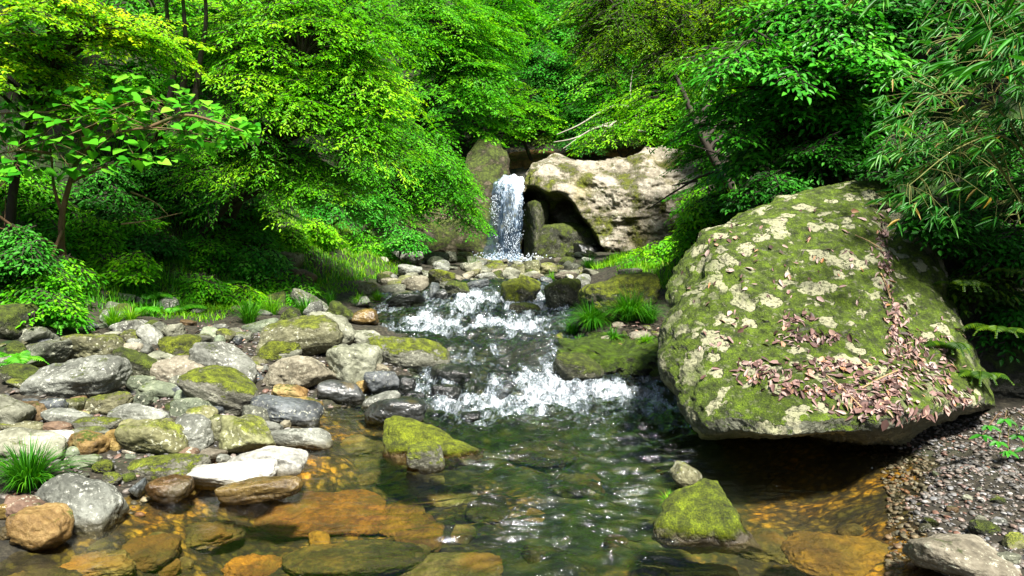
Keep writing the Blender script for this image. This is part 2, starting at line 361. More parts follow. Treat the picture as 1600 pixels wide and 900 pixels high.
b = N(t, 'ShaderNodeBump', Strength=.9, Distance=.03); t.links.new(mth(t, 'ADD', noi(t, co, 24, 8, .7), mth(t, 'MULTIPLY', vo.outputs['Distance'], -.6)), b.inputs['Height']); t.links.new(b.outputs[0], p.inputs['Normal'])
t.links.new(p.outputs[0], out.inputs[0])
_a = np.maximum(np.interp(Y, *XL) - X, 0) + np.maximum(X - np.interp(Y, *XR), 0)
_n = fbm(np.stack([X, Y, 0 * X], -1) * 1.3, 3, 44)
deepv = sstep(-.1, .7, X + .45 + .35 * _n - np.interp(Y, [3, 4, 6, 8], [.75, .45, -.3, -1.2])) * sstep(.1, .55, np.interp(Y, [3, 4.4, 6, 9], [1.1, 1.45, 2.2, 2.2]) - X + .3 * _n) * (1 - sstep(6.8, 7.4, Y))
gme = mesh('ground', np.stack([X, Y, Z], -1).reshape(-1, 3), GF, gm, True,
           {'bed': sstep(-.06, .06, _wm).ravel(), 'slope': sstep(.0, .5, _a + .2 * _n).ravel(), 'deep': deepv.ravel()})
tag(link('ground', gme), kind='structure')

_D = np.concatenate([np.linspace(2, 14, 1600), np.linspace(14.01, 60, 1500)])
def ground_hit(px, py, water=False):
    a, f, u = ray(px, py)
    x = a / f * _D; z = CAMZ + u / f * _D; h = H(x, _D)
    if water: h = np.maximum(h, np.where((x > np.interp(_D, *LX)) & (x < np.interp(_D, *RX)), Wl(_D), -9))
    k = np.argmax(z < h)
    if z[k] >= h[k]: k = len(_D) - 1
    return np.array([x[k], _D[k], h[k]])

# ------------------------------------------------------------------ water
HUMPS = [(745, 495, .55, .50, .13), (650, 500, .5, .4, .10), (800, 470, .3, .25, .06), (700, 600, .22, .22, .06), (775, 600, .35, .25, .10),
         (870, 560, .45, .5, .07), (930, 600, .3, .25, .05), (850, 510, .5, .35, .05), (690, 560, .25, .2, .05)]
HW = []
for (px, py, rx, ry, h) in HUMPS:
    q = ground_hit(px, py, True); HW.append((q[0], q[1], rx, ry, h))
def water_z(x, y):
    z = Wl(y)
    for (hx, hy, rx, ry, h) in HW: z = z + h * np.exp(-((x - hx) / rx) ** 2 - ((y - hy) / ry) ** 2)
    return z
FOAM = [(700, 612, 50, 22, .55), (660, 600, 26, 30, .65), (770, 585, 50, 12, .6), (835, 597, 60, 10, 1.1), (930, 620, 100, 10, 1.2), (1015, 638, 60, 9, 1.0), (760, 622, 110, 14, .45),
        (720, 640, 70, 22, .6), (860, 640, 130, 14, .45), (690, 500, 80, 13, 1.35), (650, 520, 60, 9, 1.0), (770, 477, 70, 13, 1.1), (850, 478, 40, 12, .9), (760, 510, 90, 8, .9),
        (900, 493, 60, 7, .8), (720, 465, 60, 10, .8), (600, 485, 25, 8, .6), (575, 503, 30, 6, .7), (810, 528, 60, 6, .5), (890, 475, 25, 10, .9), (790, 640, 60, 20, .4), (935, 590, 25, 22, .35),
        (730, 660, 50, 12, .45), (610, 472, 14, 12, .8), (683, 585, 22, 26, .6), (840, 462, 9, 14, .9), (870, 610, 40, 10, .8), (790, 552, 60, 8, .3), (700, 566, 40, 12, .35), (860, 580, 50, 12, .35), (830, 515, 60, 8, .35), (900, 668, 120, 20, .32), (985, 690, 80, 24, .26), (1000, 655, 60, 12, .3), (700, 480, 60, 10, .4)]
t_ = np.linspace(0, 1, 760); wy = np.concatenate([np.linspace(-4, 2.27, 50), 2.3 * (14.6 / 2.3) ** t_])
nu = 330; u_ = np.linspace(0, 1, nu)
Lw = np.interp(wy, *LX) - .35; Rw = np.interp(wy, *RX) + .5
WX = Lw[:, None] + (Rw - Lw)[:, None] * u_[None]; WY = np.repeat(wy[:, None], nu, 1)
base = water_z(WX, WY)
P3 = np.stack([WX, WY, 0 * WX], -1)
pxx, pyy = proj(np.stack([WX, WY, base], -1))
foam = np.zeros_like(WX)
for (px, py, rx, ry, s_) in FOAM: foam += s_ * np.exp(-((pxx - px) / rx) ** 2 - ((pyy - py) / ry) ** 2)
_flow = sstep(6.5, 7.1, WY) * (1 - sstep(13.2, 14, WY)); foam = foam + .24 * _flow + .22 * sstep(5.6, 6.8, WY) * sstep(-1.2, .2, WX) + .12 * sstep(4.4, 6, WY) * sstep(-.4, .6, WX)
foam = np.clip(foam * (.75 + .45 * fbm(P3 * np.array([5, 2.4, 1]), 4, 66)), 0, 1.25)
calm = sstep(-1.4, -.2, WX - np.interp(WY, [3, 5, 7], [.55, .15, -1.])) * sstep(0, .6, np.interp(WY, [3, 4.5, 6, 9], [1.0, 1.3, 2.2, 2.6]) - WX)
amp = .003 + .030 * calm + .022 * np.clip(foam, 0, 1) + .022 * sstep(6.4, 7.2, WY)
warp = fbm(P3 * 1.2, 3, 60) * .25
PW = np.stack([WX * 2.8 + warp * 3, WY * 5.2 + warp * 5, 0 * WX], -1)
wv = (1 - np.abs(fbm(PW, 4, 20)) * 1.6) * .8 + .5 * fbm(PW * 2.7 + 5, 3, 31)
WZ = base + amp * wv + .034 * np.clip(foam, 0, 1) * fbm(P3 * np.array([11, 8, 1]), 4, 71)
widx = np.arange(nu * len(wy)).reshape(len(wy), nu)
WF = np.stack([widx[:-1, :-1], widx[:-1, 1:], widx[1:, 1:], widx[1:, :-1]], -1).reshape(-1, 4)
def water_mat():
    m, t, out = nmat('stream_water'); geo = N(t, 'ShaderNodeNewGeometry'); co = geo.outputs['Position']
    fr = N(t, 'ShaderNodeFresnel', IOR=1.33)
    calm = N(t, 'ShaderNodeAttribute', attribute_name='calm').outputs['Fac']
    b = N(t, 'ShaderNodeBump', Distance=.02); t.links.new(mrange(t, calm, 0, 1, .25, 1.0), b.inputs['Strength'])
    t.links.new(mth(t, 'ADD', noi(t, co, 9, 5, .6, (1, 2.2, 1)), mth(t, 'MULTIPLY', noi(t, co, 30, 4, .6, (1, 1.8, 1)), .4)), b.inputs['Height'])
    gl = N(t, 'ShaderNodeBsdfGlossy', Roughness=.08); gl.inputs['Color'].default_value = (.92, .96, 1, 1)
    t.links.new(b.outputs[0], gl.inputs['Normal']); t.links.new(b.outputs[0], fr.inputs['Normal'])
    tp = N(t, 'ShaderNodeBsdfTransparent'); t.links.new(mixc(t, calm, (.98, .94, .78), (.70, .78, .62)), tp.inputs[0])
    mx = N(t, 'ShaderNodeMixShader'); t.links.new(mth(t, 'ADD', fr.outputs[0], .02), mx.inputs[0]); t.links.new(tp.outputs[0], mx.inputs[1]); t.links.new(gl.outputs[0], mx.inputs[2])
    fo = N(t, 'ShaderNodeAttribute', attribute_name='foam').outputs['Fac']
    n1 = noi(t, co, 8, 9, .70, (1.25, .85, .5)); n2 = noi(t, co, 42, 5, .65, (1.2, .8, .6))
    v = mth(t, 'ADD', fo, mth(t, 'ADD', mth(t, 'MULTIPLY', mth(t, 'SUBTRACT', n1, .5), 3.0), mth(t, 'MULTIPLY', mth(t, 'SUBTRACT', n2, .5), 2.0)))
    f = mrange(t, v, .62, 1.75, 0, .93)
    df = N(t, 'ShaderNodeBsdfPrincipled', Roughness=.5); t.links.new(mixc(t, mrange(t, v, .8, 1.8), (.30, .38, .44), (.78, .82, .86)), df.inputs['Base Color'])
    b2 = N(t, 'ShaderNodeBump', Strength=.8, Distance=.03); t.links.new(n2, b2.inputs['Height']); t.links.new(b2.outputs[0], df.inputs['Normal'])
    m2 = N(t, 'ShaderNodeMixShader'); t.links.new(f, m2.inputs[0]); t.links.new(mx.outputs[0], m2.inputs[1]); t.links.new(df.outputs[0], m2.inputs[2])
    t.links.new(m2.outputs[0], out.inputs[0]); return m
wme = mesh('stream_water', np.stack([WX, WY, WZ], -1).reshape(-1, 3), WF, water_mat(), True, {'foam': foam.ravel(), 'calm': (calm * sstep(2.6, 4, WY)).ravel()})
tag(link('stream_water', wme), kind='structure')

# ------------------------------------------------------------------ rocks
_ico = {}
def ico(sub):
    if sub not in _ico:
        bm = bmesh.new(); bmesh.ops.create_icosphere(bm, subdivisions=sub, radius=1)
        V = np.array([v.co[:] for v in bm.verts]); F = np.array([[v.index for v in f.verts] for f in bm.faces]); bm.free(); _ico[sub] = (V, F)
    return _ico[sub]
def rotm(rx, ry, rz): return np.array(Matrix.Rotation(rz, 3, 'Z') @ Matrix.Rotation(ry, 3, 'Y') @ Matrix.Rotation(rx, 3, 'X'))
def stone(rad, p=7, seed=0, sub=5, rough=.03, nplanes=14, hmin=.72):
    r = np.random.RandomState(seed); V, F = ico(sub)
    n = r.randn(nplanes, 3); n /= np.linalg.norm(n, axis=1)[:, None]
    n = np.vstack([n, [[0, 0, 1], [0, 0, -1], [1, 0, 0], [-1, 0, 0], [0, 1, 0], [0, -1, 0]]])
    h = np.concatenate([r.uniform(hmin, 1.08, nplanes), np.full(6, 1.0)])
    d = np.maximum(V @ n.T, 0) / h
    rr = (d ** p).sum(1) ** (-1 / p)
    P = V * rr[:, None]
    P /= np.abs(P).max(0)                                     # fill the box
    P = P * np.array(rad)
    s_ = min(rad)
    off = r.uniform(0, 50, 3)
    P = P + V * (rough * s_ * (1.6 * fbm(V * 1.9 + off, 3, seed)[:, None] + .45 * fbm(P / s_ * 4 + off, 4, seed + 5, .6)[:, None]))
    return P, F
def rock(spec, name='rock', cat='rock', seed=0):
    cx, cy, L, B, tilt, kind, label = spec[:7]; o = spec[7] if len(spec) > 7 else {}
    if not o.get('sub') and cx < 700 and cy > 500: L *= 1.06; B *= 1.13
    tl = R_(tilt)
    he = math.hypot(L / 2 * math.sin(tl), B / 2 * math.cos(tl))
    g = ground_hit(cx, min(cy + he * .80, 990), water=not o.get('sub'))
    D = o.get('D', g[1]); s_ = D / FPX
    rx = L / 2 * s_; ry = rx * o.get('dep', .8) if L > B else B / 2 * s_ * .8
    ph = math.atan((cy - 360) / FPX)
    kk = o.get('k', 1.45); rz = (B / 2 * s_) / math.sqrt(math.cos(ph) ** 2 + (kk * math.sin(ph)) ** 2) * 1.04
    ry = min(kk * rz, .85 * rx if L > B else 9)
    c = at(cx, cy, D + ry * .45)
    if o.get('sub'):
        c = g + np.array([0, 0, 0.0]); rz = min(.055 + .10 * rz, .20); ry = B / 2 * s_ / max(.18, math.sin(ph)) * .9; c[2] = min(g[2] + .02, -.05 - rz * .9) if c[1] < 7 else c[2]
    big = max(rx, rz)
    sub = 6 if big * FPX / D > 45 else 5
    P, F = stone((rx, ry, rz), p=o.get('p', 7 if kind not in ('ochre', 'rust') else 16), seed=seed, sub=sub, rough=o.get('r', .07 if not o.get('sub') else .2), nplanes=o.get('np', 12), hmin=o.get('h', .70 if 'p' in o else .80))
    P = P @ (rotm(0, tl if not o.get('sub') else 0, (o.get('yaw', 0) if not o.get('sub') else -tl * 1.5))).T
    ob = link(name, mesh(name, P, F, RM[kind], True), loc=c)
    tag(ob, label, cat); ROCKS.append(ob); return ob, c
ROCKS = []
SP = [
 (129,592,148,64,-5,'speck','large lichen-speckled grey boulder, biggest of the stones on the left bank'),
 (78,553,98,42,-18,'grey','sloping grey boulder with dark hollow beneath, behind the largest left-bank boulder',{'p':14}),
 (150,544,90,46,8,'olive','rounded olive boulder just below the small yellow-green grass at the left'),
 (168,553,40,26,0,'pale','small pale round stone sitting on top of the largest left-bank boulder'),
 (206,549,32,26,0,'beige','cream round stone beside the dark mossy wedge rock on the left bank'),
 (226,578,86,40,28,'mossdk','dark green mossy rock slanting down right of the largest left-bank boulder'),
 (221,601,40,26,-5,'green','small green-grey stone tucked under the slanting dark mossy rock'),
 (243,611,68,26,4,'green','flat-bottomed green-grey stone, right of the largest left-bank boulder'),
 (170,631,86,30,-10,'olive','long low olive stone right below the largest left-bank boulder'),
 (50,643,56,32,6,'brown','rounded dark brown stone near the left edge of the photo'),
 (84,638,36,28,0,'slate','dark blue-grey stone touching the rounded brown stone'),
 (114,636,36,24,-5,'olive','small olive stone in front of the largest boulder, left of the long low one'),
 (112,654,80,26,3,'speck','flat grey stone with white lichen flecks below the dark blue-grey stone'),
 (214,648,98,30,4,'speck','long flat dark grey stone heavily dotted with white lichen'),
 (221,628,34,22,-15,'green','small angular pale green stone on the long flat lichen-dotted stone',{'p':18}),
 (54,526,50,30,-12,'grey','dark angular rock under the fallen log at far left',{'p':16}),
 (12,508,50,52,0,'mossdk','tall mossy rock at the left edge beside the end of the log'),
 (27,548,30,24,20,'mossdk','small mossy rock below the log at the left edge'),
 (8,570,34,24,0,'grey','grey rock cut by the left edge above the dark mossy one'),
 (32,584,62,28,20,'mossdk','dark mossy rock left of the largest left-bank boulder'),
 (4,645,86,44,22,'pale','smooth pale green slab tilted at the left edge, above the layered stone'),
 (40,696,134,42,5,'pale','broad smooth pale green slab behind the big grass tuft',{'h':.8}),
 (30,668,68,22,2,'olive','layered olive stone lying on the broad pale green slab'),
 (86,668,50,17,2,'red','flat orange-tan stone between the layered stone and the mossy strip'),
 (88,684,48,20,4,'white','smooth white oval stone beside the broad pale green slab'),
 (148,663,78,19,2,'mosshalf','long flat stone with a green mossy top near the white oval stone'),
 (142,677,66,18,0,'grey','flat grey stone under the long mossy flat one'),
 (140,692,62,36,14,'ochre','tan chunky stone right of the white oval stone',{'p':10}),
 (186,686,40,33,0,'ochre','rounded olive-brown stone left of the large pale yellow-green stone',{'p':7}),
 (207,665,44,20,0,'yellow','small pale olive stone behind the large yellow-green stone'),
 (245,683,96,56,-6,'yellow','large pale yellow-green rounded stone at the middle of the left bank'),
 (256,733,126,42,-2,'mosshalf','long dark stone with moss along its top, at the water edge',{'p':9}),
 (262,765,64,36,0,'wetbrown','wet orange-brown stone half in the water below the long mossy stone'),
 (217,764,18,24,10,'slate','tiny bright blue-grey pointed stone at the water edge',{'p':16}),
 (130,785,132,66,22,'speck','large smooth grey slab with pale top between grass tuft and water',{'p':9,'h':.8}),
 (43,797,64,38,10,'red','reddish tan rounded stone behind the yellowish block at lower left'),
 (67,829,76,64,2,'ochre','yellowish squared block standing in the water at lower left',{'p':14,'h':.8}),
 (133,720,52,20,-3,'green','small flat green-grey stone right of the big grass tuft'),
 (162,731,34,20,0,'moss','small moss-covered stone among gravel left of the long mossy stone'),
 (176,750,28,20,10,'mosshalf','little green stone touching the end of the large grey slab'),
 (8,800,30,28,0,'wetslate','dark wet stone at the left edge below the grass tuft'),
 (12,832,26,20,0,'wetslate','dark wet pebble at the left edge beside the yellowish block'),
 (115,707,28,20,-10,'green','small pale stone poking out of the big grass tuft'),
 (281,543,66,36,6,'moss','dome stone fully covered in bright yellow-green moss on the left bank'),
 (258,558,48,22,0,'pale','flat nearly white stone in front of the bright moss dome'),
 (282,582,92,44,8,'beige','wide beige-grey stone below the bright moss dome'),
 (357,573,108,48,24,'speck','long pitted grey boulder slanting down to the right of the bright moss dome'),
 (340,613,126,58,22,'mosshalf','big grey boulder with a moss patch on its lower left side'),
 (281,598,26,22,0,'grey','small grey stone between the beige-grey stone and the moss-patched boulder'),
 (349,588,38,14,22,'green','thin stone wedged between the two slanting grey boulders'),
 (296,620,42,22,0,'green','upper of the two stacked green-grey stones left of the moss-patched boulder'),
 (304,637,62,32,6,'green','lower and larger of the two stacked green-grey stones'),
 (314,649,44,24,0,'yellow','small pale olive stone under the stacked green-grey stones'),
 (343,641,19,18,0,'slate','little round grey stone below the moss-patched boulder'),
 (352,668,48,42,0,'olive','rounded olive-tan stone behind the pale triangular stone'),
 (398,651,42,34,10,'grey','upright grey stone at the left end of the long slate stone'),
 (443,644,114,37,9,'slate','long smooth dark slate stone pointing into the small inlet'),
 (450,613,54,28,8,'ochre','angular golden ochre stone above the long slate stone'),
 (480,635,44,26,5,'ochre','darker knobbly ochre stone at the right end of the slate stone'),
 (389,685,84,54,6,'yellow','pale triangular yellow-green stone above the white slab',{'p':16,'h':.66}),
 (297,677,68,50,10,'speck','dark green-grey stone with a white top right of the large yellow-green stone'),
 (423,669,36,20,0,'speck','small grey stone in front of the long slate stone'),
 (446,664,16,15,0,'beige','tiny round beige stone at the edge of the inlet'),
 (472,685,98,28,4,'speck','flat pale grey stone with rippled wet end in the inlet'),
 (415,722,126,40,-4,'white','broad white slab at the water edge, upper layer',{'p':12,'h':.8}),
 (365,745,128,34,-5,'white','broad white slab at the water edge, lower layer',{'p':12,'h':.8}),
 (400,768,142,32,-7,'wetbrown','flat brown layered rock awash below the white slab',{'p':12}),
 (328,713,46,24,4,'beige','small beige stone left of the white slab'),
 (291,710,34,19,0,'red','small reddish knobbly stone under the large yellow-green stone'),
 (350,720,19,17,0,'speck','tiny round grey stone touching the white slab'),
 (291,752,21,20,0,'wetbrown','small round dark brown stone at the left tip of the white slab'),
 (315,535,38,22,0,'grey','angular grey stone right of the bright moss dome',{'p':16}),
 (331,523,30,20,25,'green','small leaning green-grey stone above the pitted grey boulder'),
 (343,534,14,22,0,'green','narrow upright stone above the pitted grey boulder'),
 (354,525,32,21,0,'olive','small smooth olive stone beside the narrow upright one'),
 (381,527,30,16,0,'grey','low dark stone left of the large smooth olive boulder'),
 (268,518,32,19,-8,'pale','pale angular stone just behind the bright moss dome',{'p':16}),
 (238,523,38,20,45,'speck','ribbed pale stone standing on edge at the top of the left bank'),
 (249,512,26,18,0,'grey','small grey stone behind the ribbed pale stone'),
 (221,544,36,24,15,'speck','rough grey stone left of the bright moss dome'),
 (203,528,34,20,0,'olive','brown-olive round stone below the small grass patch'),
 (177,526,28,16,5,'pale','pale flat stone at the foot of the small grass patch'),
 (442,548,66,33,-3,'moss','low bright mossy stone leaning on the large smooth olive boulder'),
 (452,554,44,22,5,'grey','smooth small grey stone in front of the low bright mossy one'),
 (472,527,130,56,-8,'olive','large smooth olive boulder, longest of the pair above the left bank'),
 (518,517,84,54,15,'pale','pale rounded boulder behind and right of the large smooth olive one'),
 (468,583,110,52,-6,'beige','flat-topped grey-beige boulder with a dark undercut side',{'p':14}),
 (549,566,80,58,8,'pale','pale egg-shaped boulder right of the flat-topped one'),
 (638,553,134,46,4,'mosshalf','long stone with a tuft of moss at its right end, jutting into the rapids'),
 (574,530,52,24,0,'pale','flat pale stone between the boulder pair and the rapids'),
 (533,614,74,36,2,'wetslate','wet brown and slate rounded stone at the head of the inlet'),
 (600,600,56,36,4,'slate','grey-brown blocky stone left of the lower rapids',{'p':14}),
 (592,577,40,18,20,'beige','tan elongated stone lying against the pale egg-shaped boulder'),
 (596,627,62,24,-12,'speck','flat pale grey stone above the dark submerged boulder'),
 (618,645,94,44,0,'wetslate','smooth dark olive boulder rising from the pool beside the rapids'),
 (572,589,19,18,0,'grey','small round stone under the pale egg-shaped boulder'),
 (566,604,20,16,0,'ochre','tiny ochre stone at the head of the inlet'),
 (647,618,32,13,-5,'black','thin black wet stone at the left edge of the lower rapids'),
 (634,603,32,28,0,'black','black wet rock between the blocky stone and the rapids'),
 (705,588,68,36,2,'black','big black wet rock splitting the lower rapids'),
 (698,613,44,26,0,'black','low black rock in the foam below the big black one'),
 (787,590,50,22,15,'black','black rock poking from the middle of the lower rapids'),
 (735,652,32,17,0,'black','small black rock at the downstream edge of the foam'),
 (815,456,62,46,4,'moss','angular moss-covered block standing above the upper rapids',{'p':16}),
 (822,483,54,20,6,'mossdk','low dark mossy rock in front of the angular moss-covered block'),
 (879,460,56,52,0,'mossdk','mossy rock right of the small side trickle'),
 (632,469,62,24,-5,'black','dark wet rock at the left of the upper rapids'),
 (568,496,44,26,0,'wetbrown','brown wet stone beside the upper left trickle'),
 (530,492,48,36,25,'mossdk','dark greenish round rock right of the dark grass tuft'),
 (482,472,68,24,25,'grey','grey slanting rock above the dark greenish round rock'),
 (490,488,36,28,-25,'speck','dark rock with lichen under the grey slanting rock'),
 (454,497,34,30,0,'mossdk','mossy olive round rock just above the large smooth olive boulder'),
 (574,451,34,19,0,'olive','smooth olive stone at the right end of the sandy ledge'),
 (465,434,60,30,15,'brown','brown-grey rock beside the stacked pale stones'),
 (452,407,40,26,10,'olive','rock at the top of the left bank under the shrubs'),
 (643,405,36,24,0,'speck','leftmost grey boulder at the head of the boulder field'),
 (681,404,42,20,5,'grey','ridged grey boulder second from the left at the head of the boulder field'),
 (642,425,40,22,3,'speck','smooth grey boulder beside the grassy bank in the boulder field'),
 (689,415,30,18,0,'speck','light grey boulder in the middle left of the boulder field'),
 (648,443,46,26,3,'beige','tan rounded boulder at the lower left of the boulder field'),
 (688,435,46,30,0,'moss','mossy ochre angular boulder in the boulder field',{'p':16}),
 (613,452,44,16,-4,'grey','flat olive stone at the left end of the boulder field'),
 (612,442,32,14,0,'beige','flat beige stone at the edge of the grassy bank'),
 (628,461,38,14,-3,'grey','low grey stone just above the dark wet rock'),
 (678,455,18,26,0,'slate','narrow wet stone standing at the brink of the upper rapids'),
 (716,451,40,26,25,'mossdk','dark wedge-shaped stone at the brink of the upper rapids',{'p':16}),
 (697,447,26,16,0,'grey','grey stone behind the dark wedge-shaped one'),
 (690,461,20,18,0,'wetslate','small wet dark stone at the brink of the upper rapids'),
 (746,446,38,16,-12,'slate','blue-grey sloping stone at the brink of the upper rapids'),
 (705,403,18,20,0,'grey','upright grey stone at the back of the boulder field'),
 (728,402,28,16,-3,'olive','olive stone at the back of the boulder field left of the fall'),
 (722,389,30,20,-8,'rust','rust-coloured angular rock under the left cliff'),
 (797,430,28,24,20,'pale','pale tilted stone below the waterfall'),
 (830,417,26,20,0,'yellow','pale yellow stone right below the waterfall'),
 (859,420,30,18,0,'yellow','tan flat stone in front of the cave'),
 (808,423,24,20,0,'olive','olive stone between two pale ones below the fall'),
 (775,414,28,15,0,'mosshalf','mossy stone at the foot of the fall'),
 (839,434,22,14,0,'beige','beige stone right of the angular moss-covered block'),
 (853,438,22,12,0,'slate','slate stone by the side trickle'),
 (778,426,22,14,0,'beige','small beige stone behind the angular moss-covered block'),
 (765,434,24,12,0,'speck','small flat grey stone left of the angular moss-covered block'),
 (884,432,36,16,0,'beige','pale flat stone right of the side trickle'),
 (965,464,134,70,-4,'moss','big rounded rock coated in yellow-green moss on the right bank'),
 (902,578,84,52,6,'mossdk','dark mossy rock at the right side of the lower rapids'),
 (874,530,16,18,0,'mosshalf','tiny mossy stone in the current between the rapids'),
 (985,427,40,14,-3,'grey','flat grey stone under the bright grass on the right bank'),
 (1002,523,38,13,0,'beige','small tan stone on the right bank near the big boulder'),
 (668,717,62,42,4,'mosshalf','small wet stone with moss cap against the bright mossy wedge'),
 (1077,750,60,38,28,'olive','bare grey-green stone behind the mossy pyramid rock'),
 (1500,872,156,72,8,'beige','broad flat wet stone at the lower right corner',{'p':12,'h':.8,'k':2.4}),
 (1585,846,36,24,0,'yellow','yellowish pebble-like stone on the gravel at the right edge'),
 (1572,872,38,22,0,'pale','pale stone beside the broad flat stone at the right edge'),
 (1540,826,42,22,0,'mossdk','dark green stone on the gravel above the broad flat stone'),
 # drowned stones seen through the water
 (505,775,240,64,-12,'sub_orange','large orange slab lying under the water below the white slab',{'sub':1}),
 (625,795,110,50,-14,'sub_orange','orange-brown slab under water left of the pool centre',{'sub':1}),
 (545,862,250,52,-4,'sub_olive','long dark olive slab under water at the bottom left centre',{'sub':1}),
 (705,768,100,40,-6,'sub_tan','sunken ochre stone below the mossy wedge stone',{'sub':1}),
 (760,790,70,34,0,'sub_olive','sunken olive stone near the pool centre',{'sub':1}),
 (705,885,170,50,0,'sub_tan','sunken pale tan slab at the bottom edge of the photo',{'sub':1}),
 (655,838,84,34,0,'sub_orange','sunken rusty stone above the pale tan slab',{'sub':1}),
 (640,862,60,28,10,'sub_tan','sunken yellow-brown stone beside the rusty one',{'sub':1}),
 (1075,890,180,60,8,'sub_tan','sunken golden slab in front of the mossy pyramid rock',{'sub':1}),
 (1330,852,200,66,6,'sub_orange','glowing orange slab under shallow water left of the flat corner stone',{'sub':1}),
 (330,822,120,40,-10,'sub_olive','sunken olive stone right of the large grey slab',{'sub':1}),
 (240,852,90,40,-8,'sub_olive','sunken dark stone below the large grey slab',{'sub':1}),
 (150,868,130,36,-10,'sub_tan','sunken tan slab in front of the yellowish block',{'sub':1}),
 (400,880,110,40,0,'sub_orange','sunken orange-brown stone at the bottom edge',{'sub':1}),
 (60,890,120,40,0,'sub_olive','sunken olive slab in the lower left corner',{'sub':1}),
 (560,690,90,30,-5,'sub_tan','sunken tan stone in the inlet left of the mossy wedge',{'sub':1}),
 (580,725,120,34,-6,'sub_olive','sunken olive slab right of the white slab',{'sub':1}),
 (900,750,90,34,10,'sub_olive','sunken greenish stone in the deep middle of the pool',{'sub':1}),
 (1200,840,90,40,20,'sub_olive','sunken brown stone right of the mossy pyramid rock',{'sub':1}),
 (850,700,120,34,-8,'sub_olive','sunken dark stone below the foam',{'sub':1}),
]
for i, s_ in enumerate(SP): rock(s_, 'sunken_rock' if (len(s_) > 7 and s_[7].get('sub')) else 'rock', seed=100 + i)

# little cairn of pale stones on the left bank
for k, (cx, cy, L, B) in enumerate([(434, 431, 13, 11), (433, 420, 11, 14), (431, 407, 9, 10)]):
    rock((cx, cy, L, B, 0, 'white', ['bottom stone of the little stack of pale stones on the left bank', 'middle stone of the little stack of pale stones on the left bank', 'top stone of the little stack of pale stones on the left bank'][k], {'D': 13.2}), 'stacked_stone', 'stone', 700 + k)

def inflate(outline, Dfun, thick, n=260, rings=70, seed=1, rough=.05, freq=1.6, mat=None, name='boulder', back=1.0, pw=2.2, rs_=.0, oc=5):
    """closed body whose silhouette is `outline` (px) at world depth Dfun(px,py); real thickness behind"""
    O = np.array(outline, float); O2 = np.vstack([O, O[:1]])
    seg = np.linalg.norm(np.diff(O2, axis=0), axis=1); cs = np.concatenate([[0], np.cumsum(seg)]); tt = np.linspace(0, cs[-1], n, endpoint=False)
    ol = np.stack([np.interp(tt, cs, O2[:, 0]), np.interp(tt, cs, O2[:, 1])], 1)
    for _ in range(3): ol = (np.roll(ol, 1, 0) + 2 * ol + np.roll(ol, -1, 0)) / 4
    c0 = ol.mean(0)
    V = []; 
    svals = np.sin(np.linspace(0.02, math.pi / 2, rings)); sv = np.concatenate([svals, svals[:-1][::-1]]); side = np.concatenate([np.zeros(rings), np.ones(rings - 1)])
    for s_, b in zip(sv, side):
        q = c0 + s_ * (ol - c0); e = (1 - s_ ** pw) ** (1 / pw)
        D = Dfun(q[:, 0], q[:, 1]) + thick * (1 - e)
        if b: D = Dfun(q[:, 0], q[:, 1]) * .0 + Dfun(np.full(n, c0[0]), np.full(n, c0[1])) * .5 + .5 * Dfun(q[:, 0], q[:, 1]) + thick * (1 + back * e)
        if b: D = np.maximum(D, Dfun(q[:, 0], q[:, 1]) + thick)
        a = (q[:, 0] - 800) / FPX; bb = (450 - q[:, 1]) / FPX; f = cp + bb * sp; u = -sp + bb * cp
        V.append(np.stack([a / f * D, D, CAMZ + u / f * D], 1))
    V = np.concatenate(V); m = len(sv)
    i = np.arange(m - 1)[:, None] * n; j = np.arange(n)[None]; j2 = (j + 1) % n
    F = np.stack([i + j, i + j2, i + n + j2, i + n + j], -1).reshape(-1, 4)
    c1 = V[:n].mean(0); c2 = V[-n:].mean(0); V = np.vstack([V, [c1, c2]])
    k = len(V) - 2; F1 = np.stack([np.full(n, k), (np.arange(n) + 1) % n, np.arange(n)], 1); F2 = np.stack([np.full(n, k + 1), (m - 1) * n + np.arange(n), (m - 1) * n + (np.arange(n) + 1) % n], 1)
    cen = V.mean(0); dirn = V - cen; dirn /= np.linalg.norm(dirn, axis=1)[:, None]
    V = V + dirn * (rough * (fbm(V * freq, oc, seed, .52)))[:, None]
    if rs_: V = V + dirn * (rs_ * (-np.abs(fbm(V * np.array([.9, .9, 2.2]) + 9, 3, seed + 30))))[:, None]
    return V, [F, np.vstack([F1, F2])]

# the big boulder
def D_big(px, py):
    py = py - (np.interp(px, [1100, 1200, 1350, 1430, 1530], [690, 694, 690, 668, 640]) - 690) * sstep(560, 640, py)
    d = np.interp(py, [270, 330, 450, 600, 655, 676, 684, 694, 760], [7.2, 6.75, 5.95, 5.0, 4.72, 4.68, 4.95, 5.8, 6.2])
    d = d + np.interp(px, [1030, 1100, 1250, 1400, 1550], [.35, .12, 0, .0, .35])
    return d + .10 * np.exp(-((px - (1372 + (py - 330) * .32)) / 16.) ** 2) * (py > 330) * (py < 590)
big_ol = [(1040, 500), (1038, 450), (1046, 412), (1062, 382), (1092, 355), (1150, 336), (1205, 322), (1245, 308), (1285, 300), (1330, 284), (1375, 285), (1420, 320), (1450, 370), (1480, 450), (1510, 530), (1540, 600), (1545, 640),
          (1535, 655), (1500, 690), (1420, 735), (1280, 755), (1165, 750), (1125, 715), (1092, 668), (1070, 635), (1052, 590), (1043, 545)]
bigm = rock_mat('boulder_mossy_lichened', (.16, .17, .11), (.33, .34, .25), moss=.86, mosscol=(.13, .20, .004), lichen=1.05, lichcol=(.42, .41, .26), bump=1.0, scale=.62, upbias=.75, overmoss=True)
